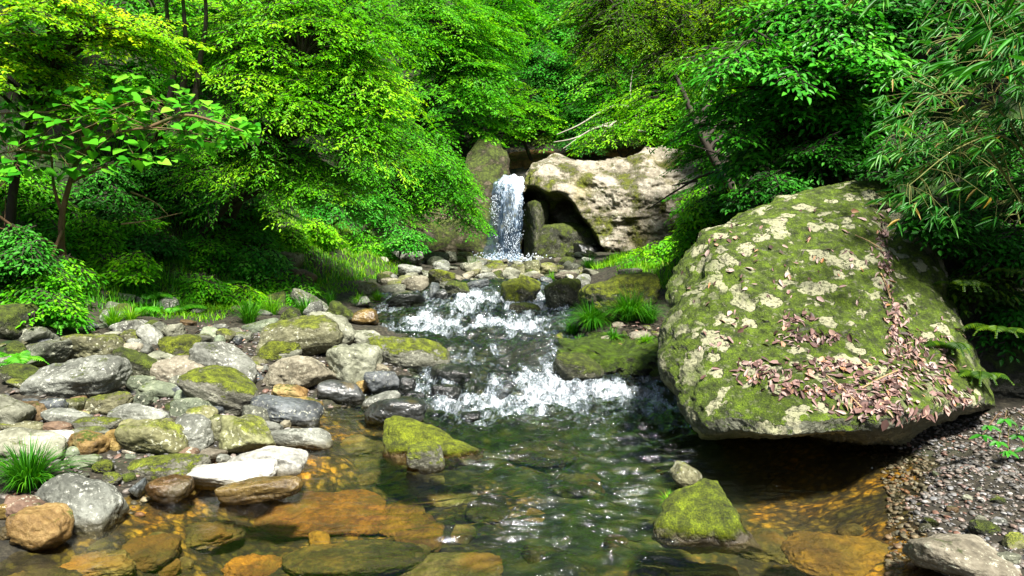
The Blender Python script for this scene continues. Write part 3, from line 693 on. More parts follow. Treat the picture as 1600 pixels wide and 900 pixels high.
V, F = inflate(big_ol, D_big, .5, n=560, rings=170, seed=11, rough=.10, freq=1.5, back=1.6, pw=2.15, oc=8)
_c = V.mean(0); _d = (V - _c) / np.linalg.norm(V - _c, axis=1)[:, None]; V = V + _d * (.012 * np.maximum(fbm(V * 9, 3, 201), -.2) + .006 * fbm(V * 32, 2, 202))[:, None]
big = link('boulder', mesh('boulder', V - np.array([2.3, 6.2, 0]), F, bigm), loc=(2.3, 6.2, 0))
tag(big, 'huge overhanging boulder with moss, pale lichen and fallen brown leaves right of the pool', 'boulder')
BIGBVH = BVHTree.FromPolygons([tuple(v) for v in V], [tuple(f) for a in F for f in a.tolist()])
def D_side(px, py): return np.interp(py, [280, 400, 560, 660], [7.6, 7.0, 6.2, 5.7]) + .12 * np.sin(px / 40.)
V, F = inflate([(1385, 350), (1400, 312), (1450, 296), (1530, 300), (1640, 290), (1700, 400), (1690, 560), (1640, 668), (1570, 665), (1510, 625), (1475, 560), (1435, 470), (1405, 400)], D_side, .5, seed=23, rough=.16, freq=1.8, rs_=.15)
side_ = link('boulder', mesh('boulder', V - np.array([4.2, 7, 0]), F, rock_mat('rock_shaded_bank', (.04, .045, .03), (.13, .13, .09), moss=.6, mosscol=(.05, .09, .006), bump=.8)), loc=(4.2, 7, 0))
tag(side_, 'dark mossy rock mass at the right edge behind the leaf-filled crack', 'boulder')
SIDEBVH = BVHTree.FromPolygons([tuple(v) for v in V], [tuple(f) for a in F for f in a.tolist()])
# mossy pyramid in the pool
def D_pyr(px, py): return np.interp(py, [757, 800, 850, 870], [3.98, 3.80, 3.66, 3.64])
V, F = inflate([(1018, 842), (1024, 815), (1040, 785), (1064, 760), (1096, 750), (1120, 756), (1145, 792), (1168, 825), (1196, 862), (1150, 866), (1090, 862), (1045, 855)], D_pyr, .12, n=240, rings=60, seed=5, rough=.022, freq=7, back=1.2)
pyr = link('rock', mesh('rock', V - np.array([1.0, 4.1, 0]), F, rock_mat('rock_moss_cap', (.16, .15, .12), (.42, .40, .36), moss=1.0, mosscol=(.19, .24, .005), bump=.9, upbias=1.2)), loc=(1.0, 4.1, 0))
tag(pyr, 'pyramid-shaped rock with bright moss and a grass sprout in the lower right pool', 'rock')
def D_wdg(px, py): return np.interp(py, [648, 700, 735], [5.40, 5.12, 5.02])
V, F = inflate([(596, 672), (602, 657), (616, 650), (640, 655), (690, 676), (752, 704), (748, 722), (700, 732), (660, 736), (625, 736), (600, 712)], D_wdg, .14, n=240, rings=60, seed=15, rough=.03, freq=6, back=1.3)
tag(link('rock', mesh('rock', V - np.array([-.6, 5.5, 0]), F, rock_mat('rock_moss_back', (.22, .13, .05), (.42, .28, .12), moss=1.05, mosscol=(.24, .28, .006), bump=.9, upbias=1.2)), loc=(-.6, 5.5, 0)), 'wedge-shaped stone with a bright mossy back in the middle of the pool', 'rock')
def D_ldg(px, py): return np.interp(py, [498, 545, 556, 606], [9.2, 7.7, 7.5, 7.35])
V, F = inflate([(862, 560), (866, 545), (885, 530), (915, 520), (960, 512), (1040, 508), (1075, 540), (1080, 606), (1030, 612), (980, 610), (930, 606), (885, 604), (866, 590)], D_ldg, .3, n=300, rings=80, seed=29, rough=.10, freq=3.6, rs_=.08, back=1, oc=7)
tag(link('rock_ledge', mesh('rock_ledge', V - np.array([1, 8.2, .2]), F, rock_mat('rock_wet_ledge', (.05, .05, .035), (.17, .16, .11), moss=.92, mosscol=(.09, .15, .005), bump=1, upbias=1.0, rough=.45)), loc=(1, 8.2, .2)), 'mossy ledge with black wet front between the lower rapids and the huge boulder', 'rock')
# sandy ledge on the left bank
def D_led(px, py): return np.interp(py, [436, 470], [13.6, 11.9])
V, F = inflate([(488, 470), (488, 446), (500, 439), (540, 438), (565, 443), (590, 458), (604, 470), (598, 484), (560, 488), (510, 482)], D_led, .35, n=160, rings=40, seed=8, rough=.08, freq=3)
tag(link('rock_ledge', mesh('rock_ledge', V - np.array([-2.8, 12.5, .5]), F, rock_mat('rock_sandy', (.34, .27, .10), (.55, .46, .22), moss=.45, mosscol=(.2, .22, .02))), loc=(-2.8, 12.5, .5)), 'flat sandy yellow-brown ledge below the grassy left bank', 'rock')

# ------------------------------------------------------------------ cliff, outcrops
cliffm = rock_mat('cliff_rock', (.40, .35, .25), (.70, .65, .53), dk=1.12, moss=.92, mosscol=(.19, .21, .008), lichen=.25, scale=.35, bump=1, upbias=-.12, stain=(.34, .29, .14), wetline=False)
def D_cliff(px, py):
    d = np.interp(py, [230, 262, 300, 360, 420], [26.2, 25.0, 24.3, 24.1, 23.8])
    roof = 292 + 6 * np.sin(px * .09) + 104 * (np.maximum(px - 838, 0) / 108.) ** 2 + 14 * (np.maximum(845 - px, 0) / 30.) ** 2
    cave = sstep(-4, 16, py - roof) * sstep(806, 822, px) * sstep(952, 930, px)
    cave = cave * (.75 + .25 * np.sin(px * .11 + 1) * np.cos(py * .07))
    d = d + 3.0 * cave
    d = d - 1.2 * np.exp(-((px - 862) / 24.) ** 2 - ((py - 400) / 26.) ** 2) - .5 * np.exp(-((px - 905) / 16.) ** 2 - ((py - 400) / 18.) ** 2)
    return d + np.interp(px, [815, 840, 1000, 1110], [.5, .1, 0, .4])
def addstrata(V, s):
    n = fbm(V * np.array([.5, .5, 1.6]) + s, 4, 90 + s); return V + np.stack([0 * n, .14 * n, .03 * n], 1)
V, F = inflate([(812, 425), (812, 360), (816, 300), (820, 275), (828, 256), (850, 247), (875, 243), (900, 250), (940, 249), (985, 246), (1015, 236), (1060, 232), (1110, 250), (1150, 290), (1150, 425), (1080, 432), (980, 432), (900, 430)],
               D_cliff, .8, n=520, rings=150, seed=31, rough=.22, freq=1.1, back=4.5, pw=3.5, oc=6)
V = addstrata(V, 4)
tag(link('cliff', mesh('cliff', V - np.array([3.5, 25, 0]), F, cliffm), loc=(3.5, 25, 0)), 'pale rock cliff with mossy face and dark cave right of the waterfall', 'cliff')
def D_lo(px, py): return np.interp(py, [215, 270, 410], [27.0, 26.0, 24.6])
V, F = inflate([(590, 425), (590, 350), (640, 330), (700, 320), (735, 285), (728, 245), (745, 225), (775, 224), (788, 250), (790, 275), (785, 320), (775, 380), (768, 425)], D_lo, .8, n=320, rings=80, seed=41, rough=.25, freq=1.0, back=1.5, pw=3)
V = addstrata(V, 9)
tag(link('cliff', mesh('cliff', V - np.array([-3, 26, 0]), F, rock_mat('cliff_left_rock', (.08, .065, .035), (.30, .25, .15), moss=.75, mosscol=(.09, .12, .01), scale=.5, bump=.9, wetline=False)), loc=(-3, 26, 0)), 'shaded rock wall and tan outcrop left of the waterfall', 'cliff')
V, F = inflate([(770, 285), (772, 245), (800, 236), (860, 232), (930, 225), (990, 222), (1030, 232), (1030, 285)], lambda a, b: np.interp(b, [220, 290], [29.5, 28.4]), .8, n=240, rings=60, seed=47, rough=.25, freq=1.2)
V = addstrata(V, 14)
tag(link('cliff', mesh('cliff', V - np.array([1, 29, 0]), F, rock_mat('rock_face_ochre', (.20, .10, .02), (.46, .27, .08), moss=.3, mosscol=(.12, .14, .01), scale=.6, bump=1, wetline=False)), loc=(1, 29, 0)), 'rusty ochre rock face seen above and behind the waterfall lip', 'cliff')

rock((888, 384, 104, 76, 12, 'mossdk', 'dark mossy boulder lying inside the cave right of the waterfall', {'D': 25.0, 'p': 12}), seed=811)
rock((838, 366, 46, 100, -6, 'mossdk', 'tall dark rock rib at the left side of the cave beside the waterfall', {'D': 25.2, 'p': 12}), seed=812)
rock((915, 400, 50, 34, 8, 'black', 'low black rock at the mouth of the cave', {'D': 24.4, 'p': 12}), seed=813)
# ------------------------------------------------------------------ waterfall
def fall_xy(u, v):
    xl = np.interp(v, [0, .08, .25, 1], [776, 772, 768, 755]); xr = np.interp(v, [0, .1, .5, 1], [818, 819, 816, 814])
    py = 273 + v * 137 + (5 * (np.abs(u - .55) * 2) ** 2 + 1.5 * np.sin(u * 17)) * (1 - v) ** 6; D = np.interp(v, [0, .06, .2, 1], [26.2, 25.4, 24.9, 24.35])
    return xl + (xr - xl) * u, py, D
nu2, nv2 = 90, 240
U2, V2 = np.meshgrid(np.linspace(0, 1, nu2), np.linspace(0, 1, nv2))
px2, py2, D2 = fall_xy(U2, V2)
D2 = D2 - .22 * np.sin(U2 * math.pi) + .10 * fbm(np.stack([U2 * 9, V2 * 3.2, 0 * U2], -1), 4, 55)
px2 = px2 + (3 * fbm(np.stack([U2 * 1.5, V2 * 14, 0 * U2], -1), 3, 57)) * (np.abs(U2 - .5) * 2) ** 2
a_ = (px2 - 800) / FPX; b_ = (450 - py2) / FPX; f_ = cp + b_ * sp; uu = -sp + b_ * cp
FV = np.stack([a_ / f_ * D2, D2, CAMZ + uu / f_ * D2], -1).reshape(-1, 3)
fi = np.arange(nu2 * nv2).reshape(nv2, nu2); FF = np.stack([fi[:-1, :-1], fi[:-1, 1:], fi[1:, 1:], fi[1:, :-1]], -1).reshape(-1, 4)
m, t, out = nmat('falling_water'); co = N(t, 'ShaderNodeNewGeometry').outputs['Position']
n1 = noi(t, co, 7, 8, .75, (1.5, 1, .55)); n2 = noi(t, co, 2.2, 4, .6, (1.6, 1, .4))
dn = N(t, 'ShaderNodeAttribute', attribute_name='dens').outputs['Fac']
v = mth(t, 'ADD', mth(t, 'ADD', mth(t, 'MULTIPLY', n1, 1.9), mth(t, 'MULTIPLY', n2, 1.0)), dn)
fac = mrange(t, v, 1.55, 2.0, .12, 1)
p = N(t, 'ShaderNodeBsdfPrincipled', Roughness=.35); t.links.new(mixc(t, mrange(t, v, 1.6, 2.2), (.12, .22, .36), (.75, .82, .90)), p.inputs['Base Color'])
tp = N(t, 'ShaderNodeBsdfTransparent'); tp.inputs[0].default_value = (.75, .85, .95, 1)
mx = N(t, 'ShaderNodeMixShader'); t.links.new(fac, mx.inputs[0]); t.links.new(tp.outputs[0], mx.inputs[1]); t.links.new(p.outputs[0], mx.inputs[2]); t.links.new(mx.outputs[0], out.inputs[0])
dens = (.42 * np.exp(-V2 * 5) + .28 * U2 * (1 - .5 * V2) - .14 * V2 + .25 * np.exp(-((U2 - .85) / .2) ** 2) * (1 - V2) - .25 * (np.abs(U2 - .5) * 2) ** 6)
wf = link('waterfall', mesh('waterfall', FV - np.array([-.3, 25, 1]), FF, m, True, {'dens': dens.ravel()}), loc=(-.3, 25, 1))
tag(wf, kind='structure')
WHITE, t, out = nmat('white_water'); p = N(t, 'ShaderNodeBsdfPrincipled', Roughness=.3); p.inputs['Base Color'].default_value = (.62, .70, .78, 1); t.links.new(p.outputs[0], out.inputs[0])
OV = np.array([[1, 0, 0], [-1, 0, 0], [0, 1, 0], [0, -1, 0], [0, 0, 1], [0, 0, -1]], float); OF = np.array([[0, 2, 4], [2, 1, 4], [1, 3, 4], [3, 0, 4], [2, 0, 5], [1, 2, 5], [3, 1, 5], [0, 3, 5]])
def drops(buf, P, S3):
    n = len(P); V = P[:, None] + OV[None] * S3[:, None, :]; F = (OF[None] + (np.arange(n) * 6)[:, None, None]).reshape(-1, 3); buf.add(V.reshape(-1, 3), F, .5)
bf = Buf(); n = 2300
u = rs.rand(n); v = rs.rand(n) ** .8; keep = fbm(np.stack([u * 5, v * 6, 0 * u], -1), 3, 77) + .4 * u > -.05; u, v = u[keep], v[keep]
px3, py3, D3 = fall_xy(u, v); px3 = px3 + rs.randn(len(u)) * 1.5; D3 = D3 - .25 - .15 * rs.rand(len(u))
a_ = (px3 - 800) / FPX; b_ = (450 - py3) / FPX; f_ = cp + b_ * sp; uu = -sp + b_ * cp
s0 = (.005 + .011 * rs.rand(len(u)) ** 2)[:, None] * np.array([.8, .8, 2.4])[None]
drops(bf, np.stack([a_ / f_ * D3, D3, CAMZ + uu / f_ * D3], 1), s0)
n = 900; q = at(784, 408, 24.3); P = q + rs.randn(n, 3) * np.array([.75, .25, .10]) + np.array([0, 0, .05]); drops(bf, P, (.012 + .02 * rs.rand(n))[:, None] * np.ones((1, 3)))
tag(link('waterfall_spray', bf.mesh('waterfall_spray', WHITE)), 'white droplets flying off the waterfall', 'spray', kind='stuff')
bf = Buf()   # splashes over the rapids
fm = foam.ravel(); k = rs.choice(len(fm), 1500, p=np.clip(fm - .75, 0, 1) ** 1.5 / (np.clip(fm - .75, 0, 1) ** 1.5).sum())
P = np.stack([WX.ravel()[k], WY.ravel()[k], WZ.ravel()[k]], 1) + np.abs(rs.randn(len(k), 3)) * np.array([.02, .02, .022]) + rs.randn(len(k), 3) * .01
drops(bf, P, (.002 + .004 * rs.rand(len(k)) ** 2)[:, None] * np.ones((1, 3)))
tag(link('rapids_spray', bf.mesh('rapids_spray', WHITE)), 'white splash droplets above the rapids', 'spray', kind='stuff')

# ------------------------------------------------------------------ filler cobbles (each its own object, shared meshes) and gravel
COB = {}
for kd in ('grey', 'olive', 'pale', 'speck', 'green', 'beige', 'slate', 'mossdk', 'brown', 'wetslate', 'yellow', 'sub_olive', 'sub_tan', 'sub_orange'):
    COB[kd] = []
    for k in range(3):
        P, F = stone((1, rnd.uniform(.65, .85), rnd.uniform(.45, .65)), 10, 300 + k + 7 * len(COB), 4, .05, 10, .66)
        COB[kd].append(mesh('cobble', P, F, RM[kd]))
def cobbles(n, region, rmin, rmax, kinds, label, group, under=False):
    c = 0; tries = 0
    while c < n and tries < n * 20:
        tries += 1
        px, py = region(); g = ground_hit(px, py)
        if not under and g[0] > np.interp(g[1], *LX) + .05 and g[0] < np.interp(g[1], *RX) - .05 and g[1] < 14: continue
        kd = rnd.choice(kinds); r = rnd.uniform(rmin, rmax) ** 1.0
        NB = {'grey': 'grey', 'olive': 'olive', 'pale': 'pale', 'speck': 'lichen-flecked', 'green': 'green-grey', 'beige': 'beige', 'slate': 'slate-blue', 'mossdk': 'mossy', 'brown': 'brown', 'yellow': 'yellowish', 'wetslate': 'wet dark', 'sub_orange': 'orange', 'sub_olive': 'olive', 'sub_tan': 'tan'}[kd]
        o = link('cobble', rnd.choice(COB[kd]), loc=(g[0], g[1], g[2] + r * .15)); o.scale = (r, r, r * rnd.uniform(.8, 1.2)); o.rotation_euler = (rnd.uniform(-.3, .3), rnd.uniform(-.3, .3), rnd.uniform(0, 6.3))
        tag(o, label % NB, 'stone', group); c += 1
KD = ['grey', 'olive', 'pale', 'speck', 'green', 'beige', 'slate', 'brown', 'yellow', 'mossdk']
cobbles(92, lambda: (rnd.uniform(0, 560), rnd.uniform(505, 640)), .035, .10, KD, 'small %s cobble filling the gaps between larger stones of the left bank', 'small cobbles of the left bank')
cobbles(30, lambda: (rnd.uniform(60, 420), rnd.uniform(640, 760)), .02, .055, KD, 'small %s cobble near the water edge of the left bank', 'small cobbles at the left water edge')
cobbles(98, lambda: (rnd.uniform(600, 930), 400 + 52 * rnd.random() ** 1.3), .10, .26, ['speck', 'pale', 'beige', 'grey', 'olive', 'yellow', 'pale', 'mossdk'], 'rounded %s stone in the boulder field below the waterfall', 'stones of the boulder field')
cobbles(30, lambda: (rnd.uniform(170, 570), rnd.uniform(455, 520)), .08, .20, ['grey', 'olive', 'mossdk', 'speck', 'green'], 'half-buried %s stone at the foot of the left slope', 'stones at the foot of the left slope')
cobbles(15, lambda: (rnd.uniform(900, 1040), rnd.uniform(500, 555)), .04, .10, ['grey', 'mossdk', 'olive', 'beige'], 'small %s stone on the grassy right bank', 'small stones of the right bank')
cobbles(12, lambda: (rnd.uniform(1420, 1620), rnd.uniform(735, 860)), .018, .045, KD, 'larger %s pebble lying on the gravel at the right', 'larger pebbles on the right gravel')
cobbles(20, lambda: (rnd.uniform(120, 1380), rnd.uniform(740, 895)), .04, .10, ['sub_olive', 'sub_olive', 'sub_tan', 'sub_orange'], 'small %s stone lying on the bed under the clear water', 'small stones on the pool bed', True)
m, t, out = nmat('gravel_pebbles'); a = N(t, 'ShaderNodeAttribute', attribute_name='tint').outputs['Fac']
c = ramp(t, a, [(0, (.05, .05, .048)), (.25, (.17, .165, .15)), (.45, (.10, .085, .065)), (.6, (.25, .22, .19)), (.78, (.20, .10, .065)), (.9, (.15, .16, .17)), (.97, (.45, .43, .40))])
c = mixc(t, noi(t, N(t, 'ShaderNodeTexCoord').outputs['Object'], 120, 4), mixc(t, 1.0, c, (.55, .55, .55), 'MULTIPLY'), c)
p = N(t, 'ShaderNodeBsdfPrincipled', Roughness=.5); t.links.new(c, p.inputs['Base Color']); t.links.new(p.outputs[0], out.inputs[0]); GRAV = m
def gravel(name, n, region, rmin, rmax, label):
    bf = Buf(); V0, F0 = ico(2); xy = np.array([region() for _ in range(n)]); z = H(xy[:, 0], xy[:, 1])
    for k in range(n):
        r = rmin + (rmax - rmin) * rs.rand() ** 2.5; sc = r * np.array([1, rs.uniform(.5, .95), rs.uniform(.25, .55)])
        V = (V0 * (1 + .12 * rs.randn(len(V0), 1)) * sc) @ rotm(*(rs.uniform(-.4, .4, 2)), rs.uniform(0, 6.3)).T
        bf.add(V + [xy[k, 0], xy[k, 1], z[k] + r * .25], F0, rs.rand())
    tag(link(name, bf.mesh(name, GRAV)), label, 'gravel', kind='stuff')
def reg_r():
    y = rnd.uniform(3.0, 5.9); return np.interp(y, *RX) - .2 + 2.2 * rnd.random() ** 1.1, y
gravel('gravel', 9500, reg_r, .006, .024, 'mixed wet gravel at the lower right under the huge boulder')
def reg_l():
    y = rnd.uniform(4.2, 8.5); return np.interp(y, *LX) + .15 - 2.6 * rnd.random(), y
gravel('gravel', 3600, reg_l, .008, .034, 'gravel between the stones of the left bank')

# ------------------------------------------------------------------ leaves and fans
def leafset(buf, O, Dv, Nn, L, Wd, tint, style=0):
    """stamp n leaves: origin, direction, normal, length, width"""
    n = len(O)
    if n == 0: return
    Dv = Dv / (np.linalg.norm(Dv, axis=1)[:, None] + 1e-9); Sd = np.cross(Nn, Dv); Sd /= np.linalg.norm(Sd, axis=1)[:, None] + 1e-9; Nn = np.cross(Dv, Sd)
    if style == 0:      # ovate, folded
        T = np.array([[0, 0, 0], [.30, .46, .07], [.68, .34, .03], [1, 0, -.12], [.68, -.34, .03], [.30, -.46, .07]]); F = np.array([[0, 5, 4, 3], [0, 3, 2, 1]])
    elif style == 1:    # diamond (far)
        T = np.array([[0, 0, 0], [.45, .5, .05], [1, 0, -.08], [.45, -.5, .05]]); F = np.array([[0, 3, 2, 1]])
    elif style == 2:    # long lance, arched
        T = np.array([[0, 0, 0], [.25, .5, .03], [.6, .38, -.04], [1, 0, -.28], [.6, -.38, -.04], [.25, -.5, .03]]); F = np.array([[0, 5, 4, 3], [0, 3, 2, 1]])
    else:               # heart with a pointed tip
        T = np.array([[0, 0, 0], [-.10, .26, .03], [.12, .52, .05], [.48, .42, .02], [1, 0, -.16], [.48, -.42, .02], [.12, -.52, .05], [-.10, -.26, .03], [.5, 0, -.02]])
        F = np.array([[0, 8, 2, 1], [8, 4, 3, 2], [0, 7, 6, 8], [8, 6, 5, 4]])
    k = len(T)
    V = O[:, None] + T[None, :, 0:1] * L[:, None, None] * Dv[:, None] + T[None, :, 1:2] * Wd[:, None, None] * Sd[:, None] + T[None, :, 2:3] * L[:, None, None] * Nn[:, None]
    FF = (F[None] + (np.arange(n) * k)[:, None, None]).reshape(-1, F.shape[1])
    buf.add(V.reshape(-1, 3), FF, np.repeat(tint, k))
def nrm(v): return v / (np.linalg.norm(v) + 1e-9)
def fan(buf, sbuf, o, d, up, L, leaf, ratio, style, tbase, dens=1.0, twig=True, droop=.18):
    d = nrm(d); s = nrm(np.cross(up, d)); up = nrm(np.cross(d, s))
    m = max(4, int(7 * dens)); allO, allD = [], []
    axes = [(0.0, 0.0, 1.0)]
    for k in range(m): axes.append(((k + .6) / (m + .8), (1 if k % 2 else -1) * rs.uniform(.55, 1.0), .62 * (1 - (k / m) * .65)))
    for (t0, ang, ln) in axes:
        dd = d * math.cos(ang) + s * math.sin(ang); o0 = o + d * L * t0 - up * droop * L * t0 * t0
        nl = max(3, int(ln * L / (leaf * .46) * dens)); tt = (np.arange(nl) + 1) / nl
        P = o0 + dd * (L * ln * tt)[:, None] - up * (droop * L * ln * tt ** 2)[:, None] * 1.0
        sg = np.where(np.arange(nl) % 2, 1, -1); a2 = rs.uniform(.5, 1.1, nl) * sg; a2[-1] = 0
        side = np.cross(up, dd)
        allO.append(P + rs.randn(nl, 3) * leaf * .18); allD.append(dd * np.cos(a2)[:, None] + side * np.sin(a2)[:, None] - up * rs.uniform(0, .45, nl)[:, None])
        if twig and sbuf is not None and ln > .3:
            tube(sbuf, [o0, o0 + dd * L * ln * .5 - up * droop * L * ln * .25, P[-1]], [.006 + .004 * L, .005, .002], 3)
    O = np.concatenate(allO); Dd = np.concatenate(allD); n = len(O)
    Nn = up + rs.randn(n, 3) * .24
    Ls = leaf * rs.uniform(.65, 1.2, n)
    leafset(buf, O, Dd, Nn, Ls, Ls * ratio, np.clip(tbase + rs.randn(n) * .13, 0, 1), style)
GROUP_FAR = 'trees on the slope at the back'
def tree(name, label, cat, D, blobs, mat, nf, leaf=.075, L=1.0, ratio=.55, style=0, base=None, trunk=None, bark=BARK, r0=.10, dens=1.0, group=None, face=(0, -.55), tilt=.36, limbs=1.0, lo=-.5, tb=.5, droop=.18, dspread=.6):
    """blobs: (px, py, rx, ry[, D]) crown masses. face: direction to which the crown leans open"""
    B = []
    for b in blobs:
        Dd = b[4] if len(b) > 4 else D; c = at(b[0], b[1], Dd); s_ = Dd / FPX
        B.append((c, np.array([b[2] * s_, max(b[2], b[3]) * s_ * dspread, b[3] * s_])))
    if trunk is not None: tp = curve([at(*q) for q in trunk], 22)
    else:
        c = np.mean([b[0] for b in B], 0); 
        bx, by = (c[0] + (-.5 if c[0] < 0 else .5), c[1] + .6) if base is None else base
        g = np.array([bx, by, H(bx, by) - .1]); top = c + np.array([0, 0, B[0][1][2] * .5])
        if top[2] < g[2] + .5: g = np.array([c[0], c[1], c[2] - B[0][1][2] - .3]); 
        mid = (g + top) / 2 + np.array([rs.uniform(-.25, .25), .1, 0]) * np.linalg.norm(top - g) * .3
        tp = curve([g, mid, top], 14)
    tb_ = Buf(); tube(tb_, tp, np.linspace(r0, r0 * .3, len(tp)), 8, jit=.05)
    cb = Buf(); org = tp[0]
    wts = np.array([b[1][0] * b[1][2] for b in B]); wts /= wts.sum(); fd = np.array([face[0], face[1], .25])
    for i in range(nf):
        c, r = B[rs.choice(len(B), p=wts)]
        for _ in range(30):
            v = rs.randn(3); v /= np.linalg.norm(v)
            if v @ fd > -.35 * np.linalg.norm(fd) and v[2] > lo: break
        q = c + v * r * rs.uniform(.25, 1.18) ** .6
        out_ = nrm(np.array([v[0] + face[0] * .6, v[1] + face[1] * .6, 0.0]) + rs.randn(3) * np.array([.35, .35, 0]))
        up = nrm(np.array([0, 0, 1.0]) + out_ * tilt * rs.uniform(.4, 1.4) + rs.randn(3) * .12)
        d = out_ - up * (out_ @ up)
        o = q - nrm(d) * L * .5
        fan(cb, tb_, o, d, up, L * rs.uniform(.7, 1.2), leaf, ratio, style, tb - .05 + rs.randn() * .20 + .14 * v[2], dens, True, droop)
        if rs.rand() < .45 * limbs:
            k = np.argmin(np.linalg.norm(tp - o, axis=1) + np.maximum(tp[:, 2] - o[2] + .3, 0) * 2); a = tp[k]
            midp = (a + o) / 2 + np.array([0, 0, .12 * np.linalg.norm(o - a)])
            tube(tb_, curve([a, midp, o], 8), np.linspace(min(.035, r0 * .45), .007, 9)[:len(curve([a, midp, o], 8))], 5)
    rt = root(name, org, label, cat, group)
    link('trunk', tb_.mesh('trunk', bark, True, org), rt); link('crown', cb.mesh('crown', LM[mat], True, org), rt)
    return rt
T = tree
# left side, front to back
T('maple_tree', 'yellow-green maple with flat leaf layers in the upper left corner', 'tree', 8.6, [(80, 45, 170, 60), (20, 120, 130, 70), (110, 160, 90, 50, 9), (170, 60, 100, 40, 9.2)], 'yellow', 105, .055, .8, .6, 0, (-6.3, 9.2), face=(.45, -.4), dens=1.3, r0=.07)
T('broadleaf_tree', 'green tree with dark slim trunks right of the yellow maple', 'tree', 11.5, [(250, 60, 110, 90), (190, 150, 90, 60), (340, 110, 70, 70)], 'mid', 120, .075, 1.0, .5, 0, (-6.0, 12.4), face=(.5, -.5), r0=.09)
T('layered_tree', 'lime green tree with horizontal leaf layers at the upper left centre', 'tree', 10.5, [(480, 60, 130, 85), (540, 160, 95, 75), (420, 170, 120, 80), (560, 235, 65, 45), (370, 90, 90, 80, 11)], 'lime', 230, .062, 1.0, .42, 0, (-4.9, 12.3), face=(.6, -.4), dens=1.15, r0=.12)
T('layered_tree', 'lime green lower tree overhanging the shrubs left of centre', 'tree', 10.8, [(400, 280, 110, 60), (500, 300, 80, 60), (330, 250, 80, 60)], 'lime', 110, .058, .85, .42, 0, (-5.2, 11.9), face=(.55, -.5), tb=.38, r0=.07)
T('broadleaf_tree', 'sunlit tree with silvery green leaves left of the waterfall', 'tree', 19.5, [(660, 60, 110, 90), (700, 150, 95, 80), (740, 70, 70, 70, 20.5), (740, 205, 30, 35)], 'mid', 210, .095, 1.25, .5, 0, (-3.8, 21), face=(.45, -.6), dens=1.05, r0=.13, tb=.55)
T('broadleaf_tree', 'tree with drooping sprays above the dark hollow left of the waterfall', 'tree', 17.5, [(640, 260, 80, 60), (690, 310, 55, 45), (600, 330, 70, 45), (725, 335, 30, 35, 20), (705, 290, 40, 40, 19)], 'mid', 150, .08, 1.0, .5, 0, (-4, 19), face=(.5, -.5), tb=.5, droop=.3, r0=.09)
T('broadleaf_tree', 'blue-green shadowed tree below the lime layered one', 'tree', 16.5, [(540, 330, 80, 40), (460, 320, 70, 45)], 'blue', 70, .085, .95, .5, 0, (-5.4, 17.6), face=(.5, -.5), tb=.35, r0=.07)
for k_, (x0_, x1_, lb_) in enumerate([(262, 272, 'leftmost of the three slim dark trunks at the top left'), (288, 290, 'middle one of the three slim dark trunks at the top left'), (322, 312, 'rightmost of the three slim dark trunks at the top left')]):
    T('slim_tree', lb_, 'tree', 9.8, [(x0_, -70, 60, 40), (x1_ + 20, -30, 40, 25)], 'mid', 16, .07, .8, .5, 0, trunk=[(x1_ - 12, 190, 10.2), (x1_, 100, 10), (x0_, 30, 9.8), (x0_ - 6, -60, 9.8)], tb=.4, r0=.05)
# back slope above the fall
T('broadleaf_tree', 'tall green tree on the back slope above the left outcrop', 'tree', 27, [(790, 50, 60, 70), (760, 120, 40, 60)], 'mid', 60, .16, 1.6, .55, 1, (-1.5, 29), r0=.15)
T('bush', 'round bright green bush directly above the waterfall', 'bush', 28.5, [(815, 180, 60, 50), (850, 205, 35, 30), (780, 210, 35, 25)], 'lime', 85, .13, 1.0, .55, 1, tb=.45, r0=.08)
T('broadleaf_tree', 'dark green tree on the back slope behind the bare branches', 'tree', 32, [(890, 90, 60, 70), (900, 170, 60, 50), (930, 120, 60, 60)], 'blue', 85, .17, 1.5, .5, 1, tb=.4, r0=.12)
T('broadleaf_tree', 'pale green tree at the top centre of the back slope', 'tree', 36, [(850, 10, 80, 60), (780, -20, 80, 60), (960, 30, 80, 60)], 'mid', 90, .2, 1.9, .5, 1, r0=.15, tb=.6)
T('broadleaf_tree', 'dense tree filling the hollow above the right half of the cliff', 'tree', 28.5, [(960, 170, 70, 40), (1010, 130, 70, 60), (930, 100, 60, 50, 30)], 'mid', 90, .15, 1.3, .5, 1, tb=.35, r0=.1)
T('broadleaf_tree', 'shadowy tree right above the waterfall bush', 'tree', 30.5, [(880, 150, 50, 50), (760, 190, 50, 40), (850, 120, 60, 40)], 'blue', 70, .15, 1.3, .5, 1, tb=.3, r0=.1)
T('bush', 'low dark bush along the ochre rock face above the cliff', 'bush', 28.6, [(880, 222, 60, 14), (960, 215, 60, 18), (1030, 205, 60, 30)], 'dark', 50, .12, .8, .5, 1, r0=.05)
T('layered_tree', 'lime tree whose sprays hang over the top of the cliff', 'tree', 19, [(1030, 180, 90, 45), (980, 208, 60, 18), (1090, 140, 60, 60), (1095, 215, 40, 35)], 'lime', 110, .09, 1.15, .5, 0, trunk=[(1135, 330, 19.5), (1110, 240, 19.3), (1070, 160, 19), (1050, 110, 18.8)], face=(-.5, -.4), tb=.5, r0=.1, droop=.25)
T('broadleaf_tree', 'yellow-green tree behind the dark overhead branch at the upper right centre', 'tree', 15, [(1130, 60, 110, 70), (1030, 70, 90, 60), (1200, 20, 80, 60)], 'olive', 95, .085, 1.0, .45, 0, (3.9, 16), face=(-.4, -.5), tb=.6, r0=.09)
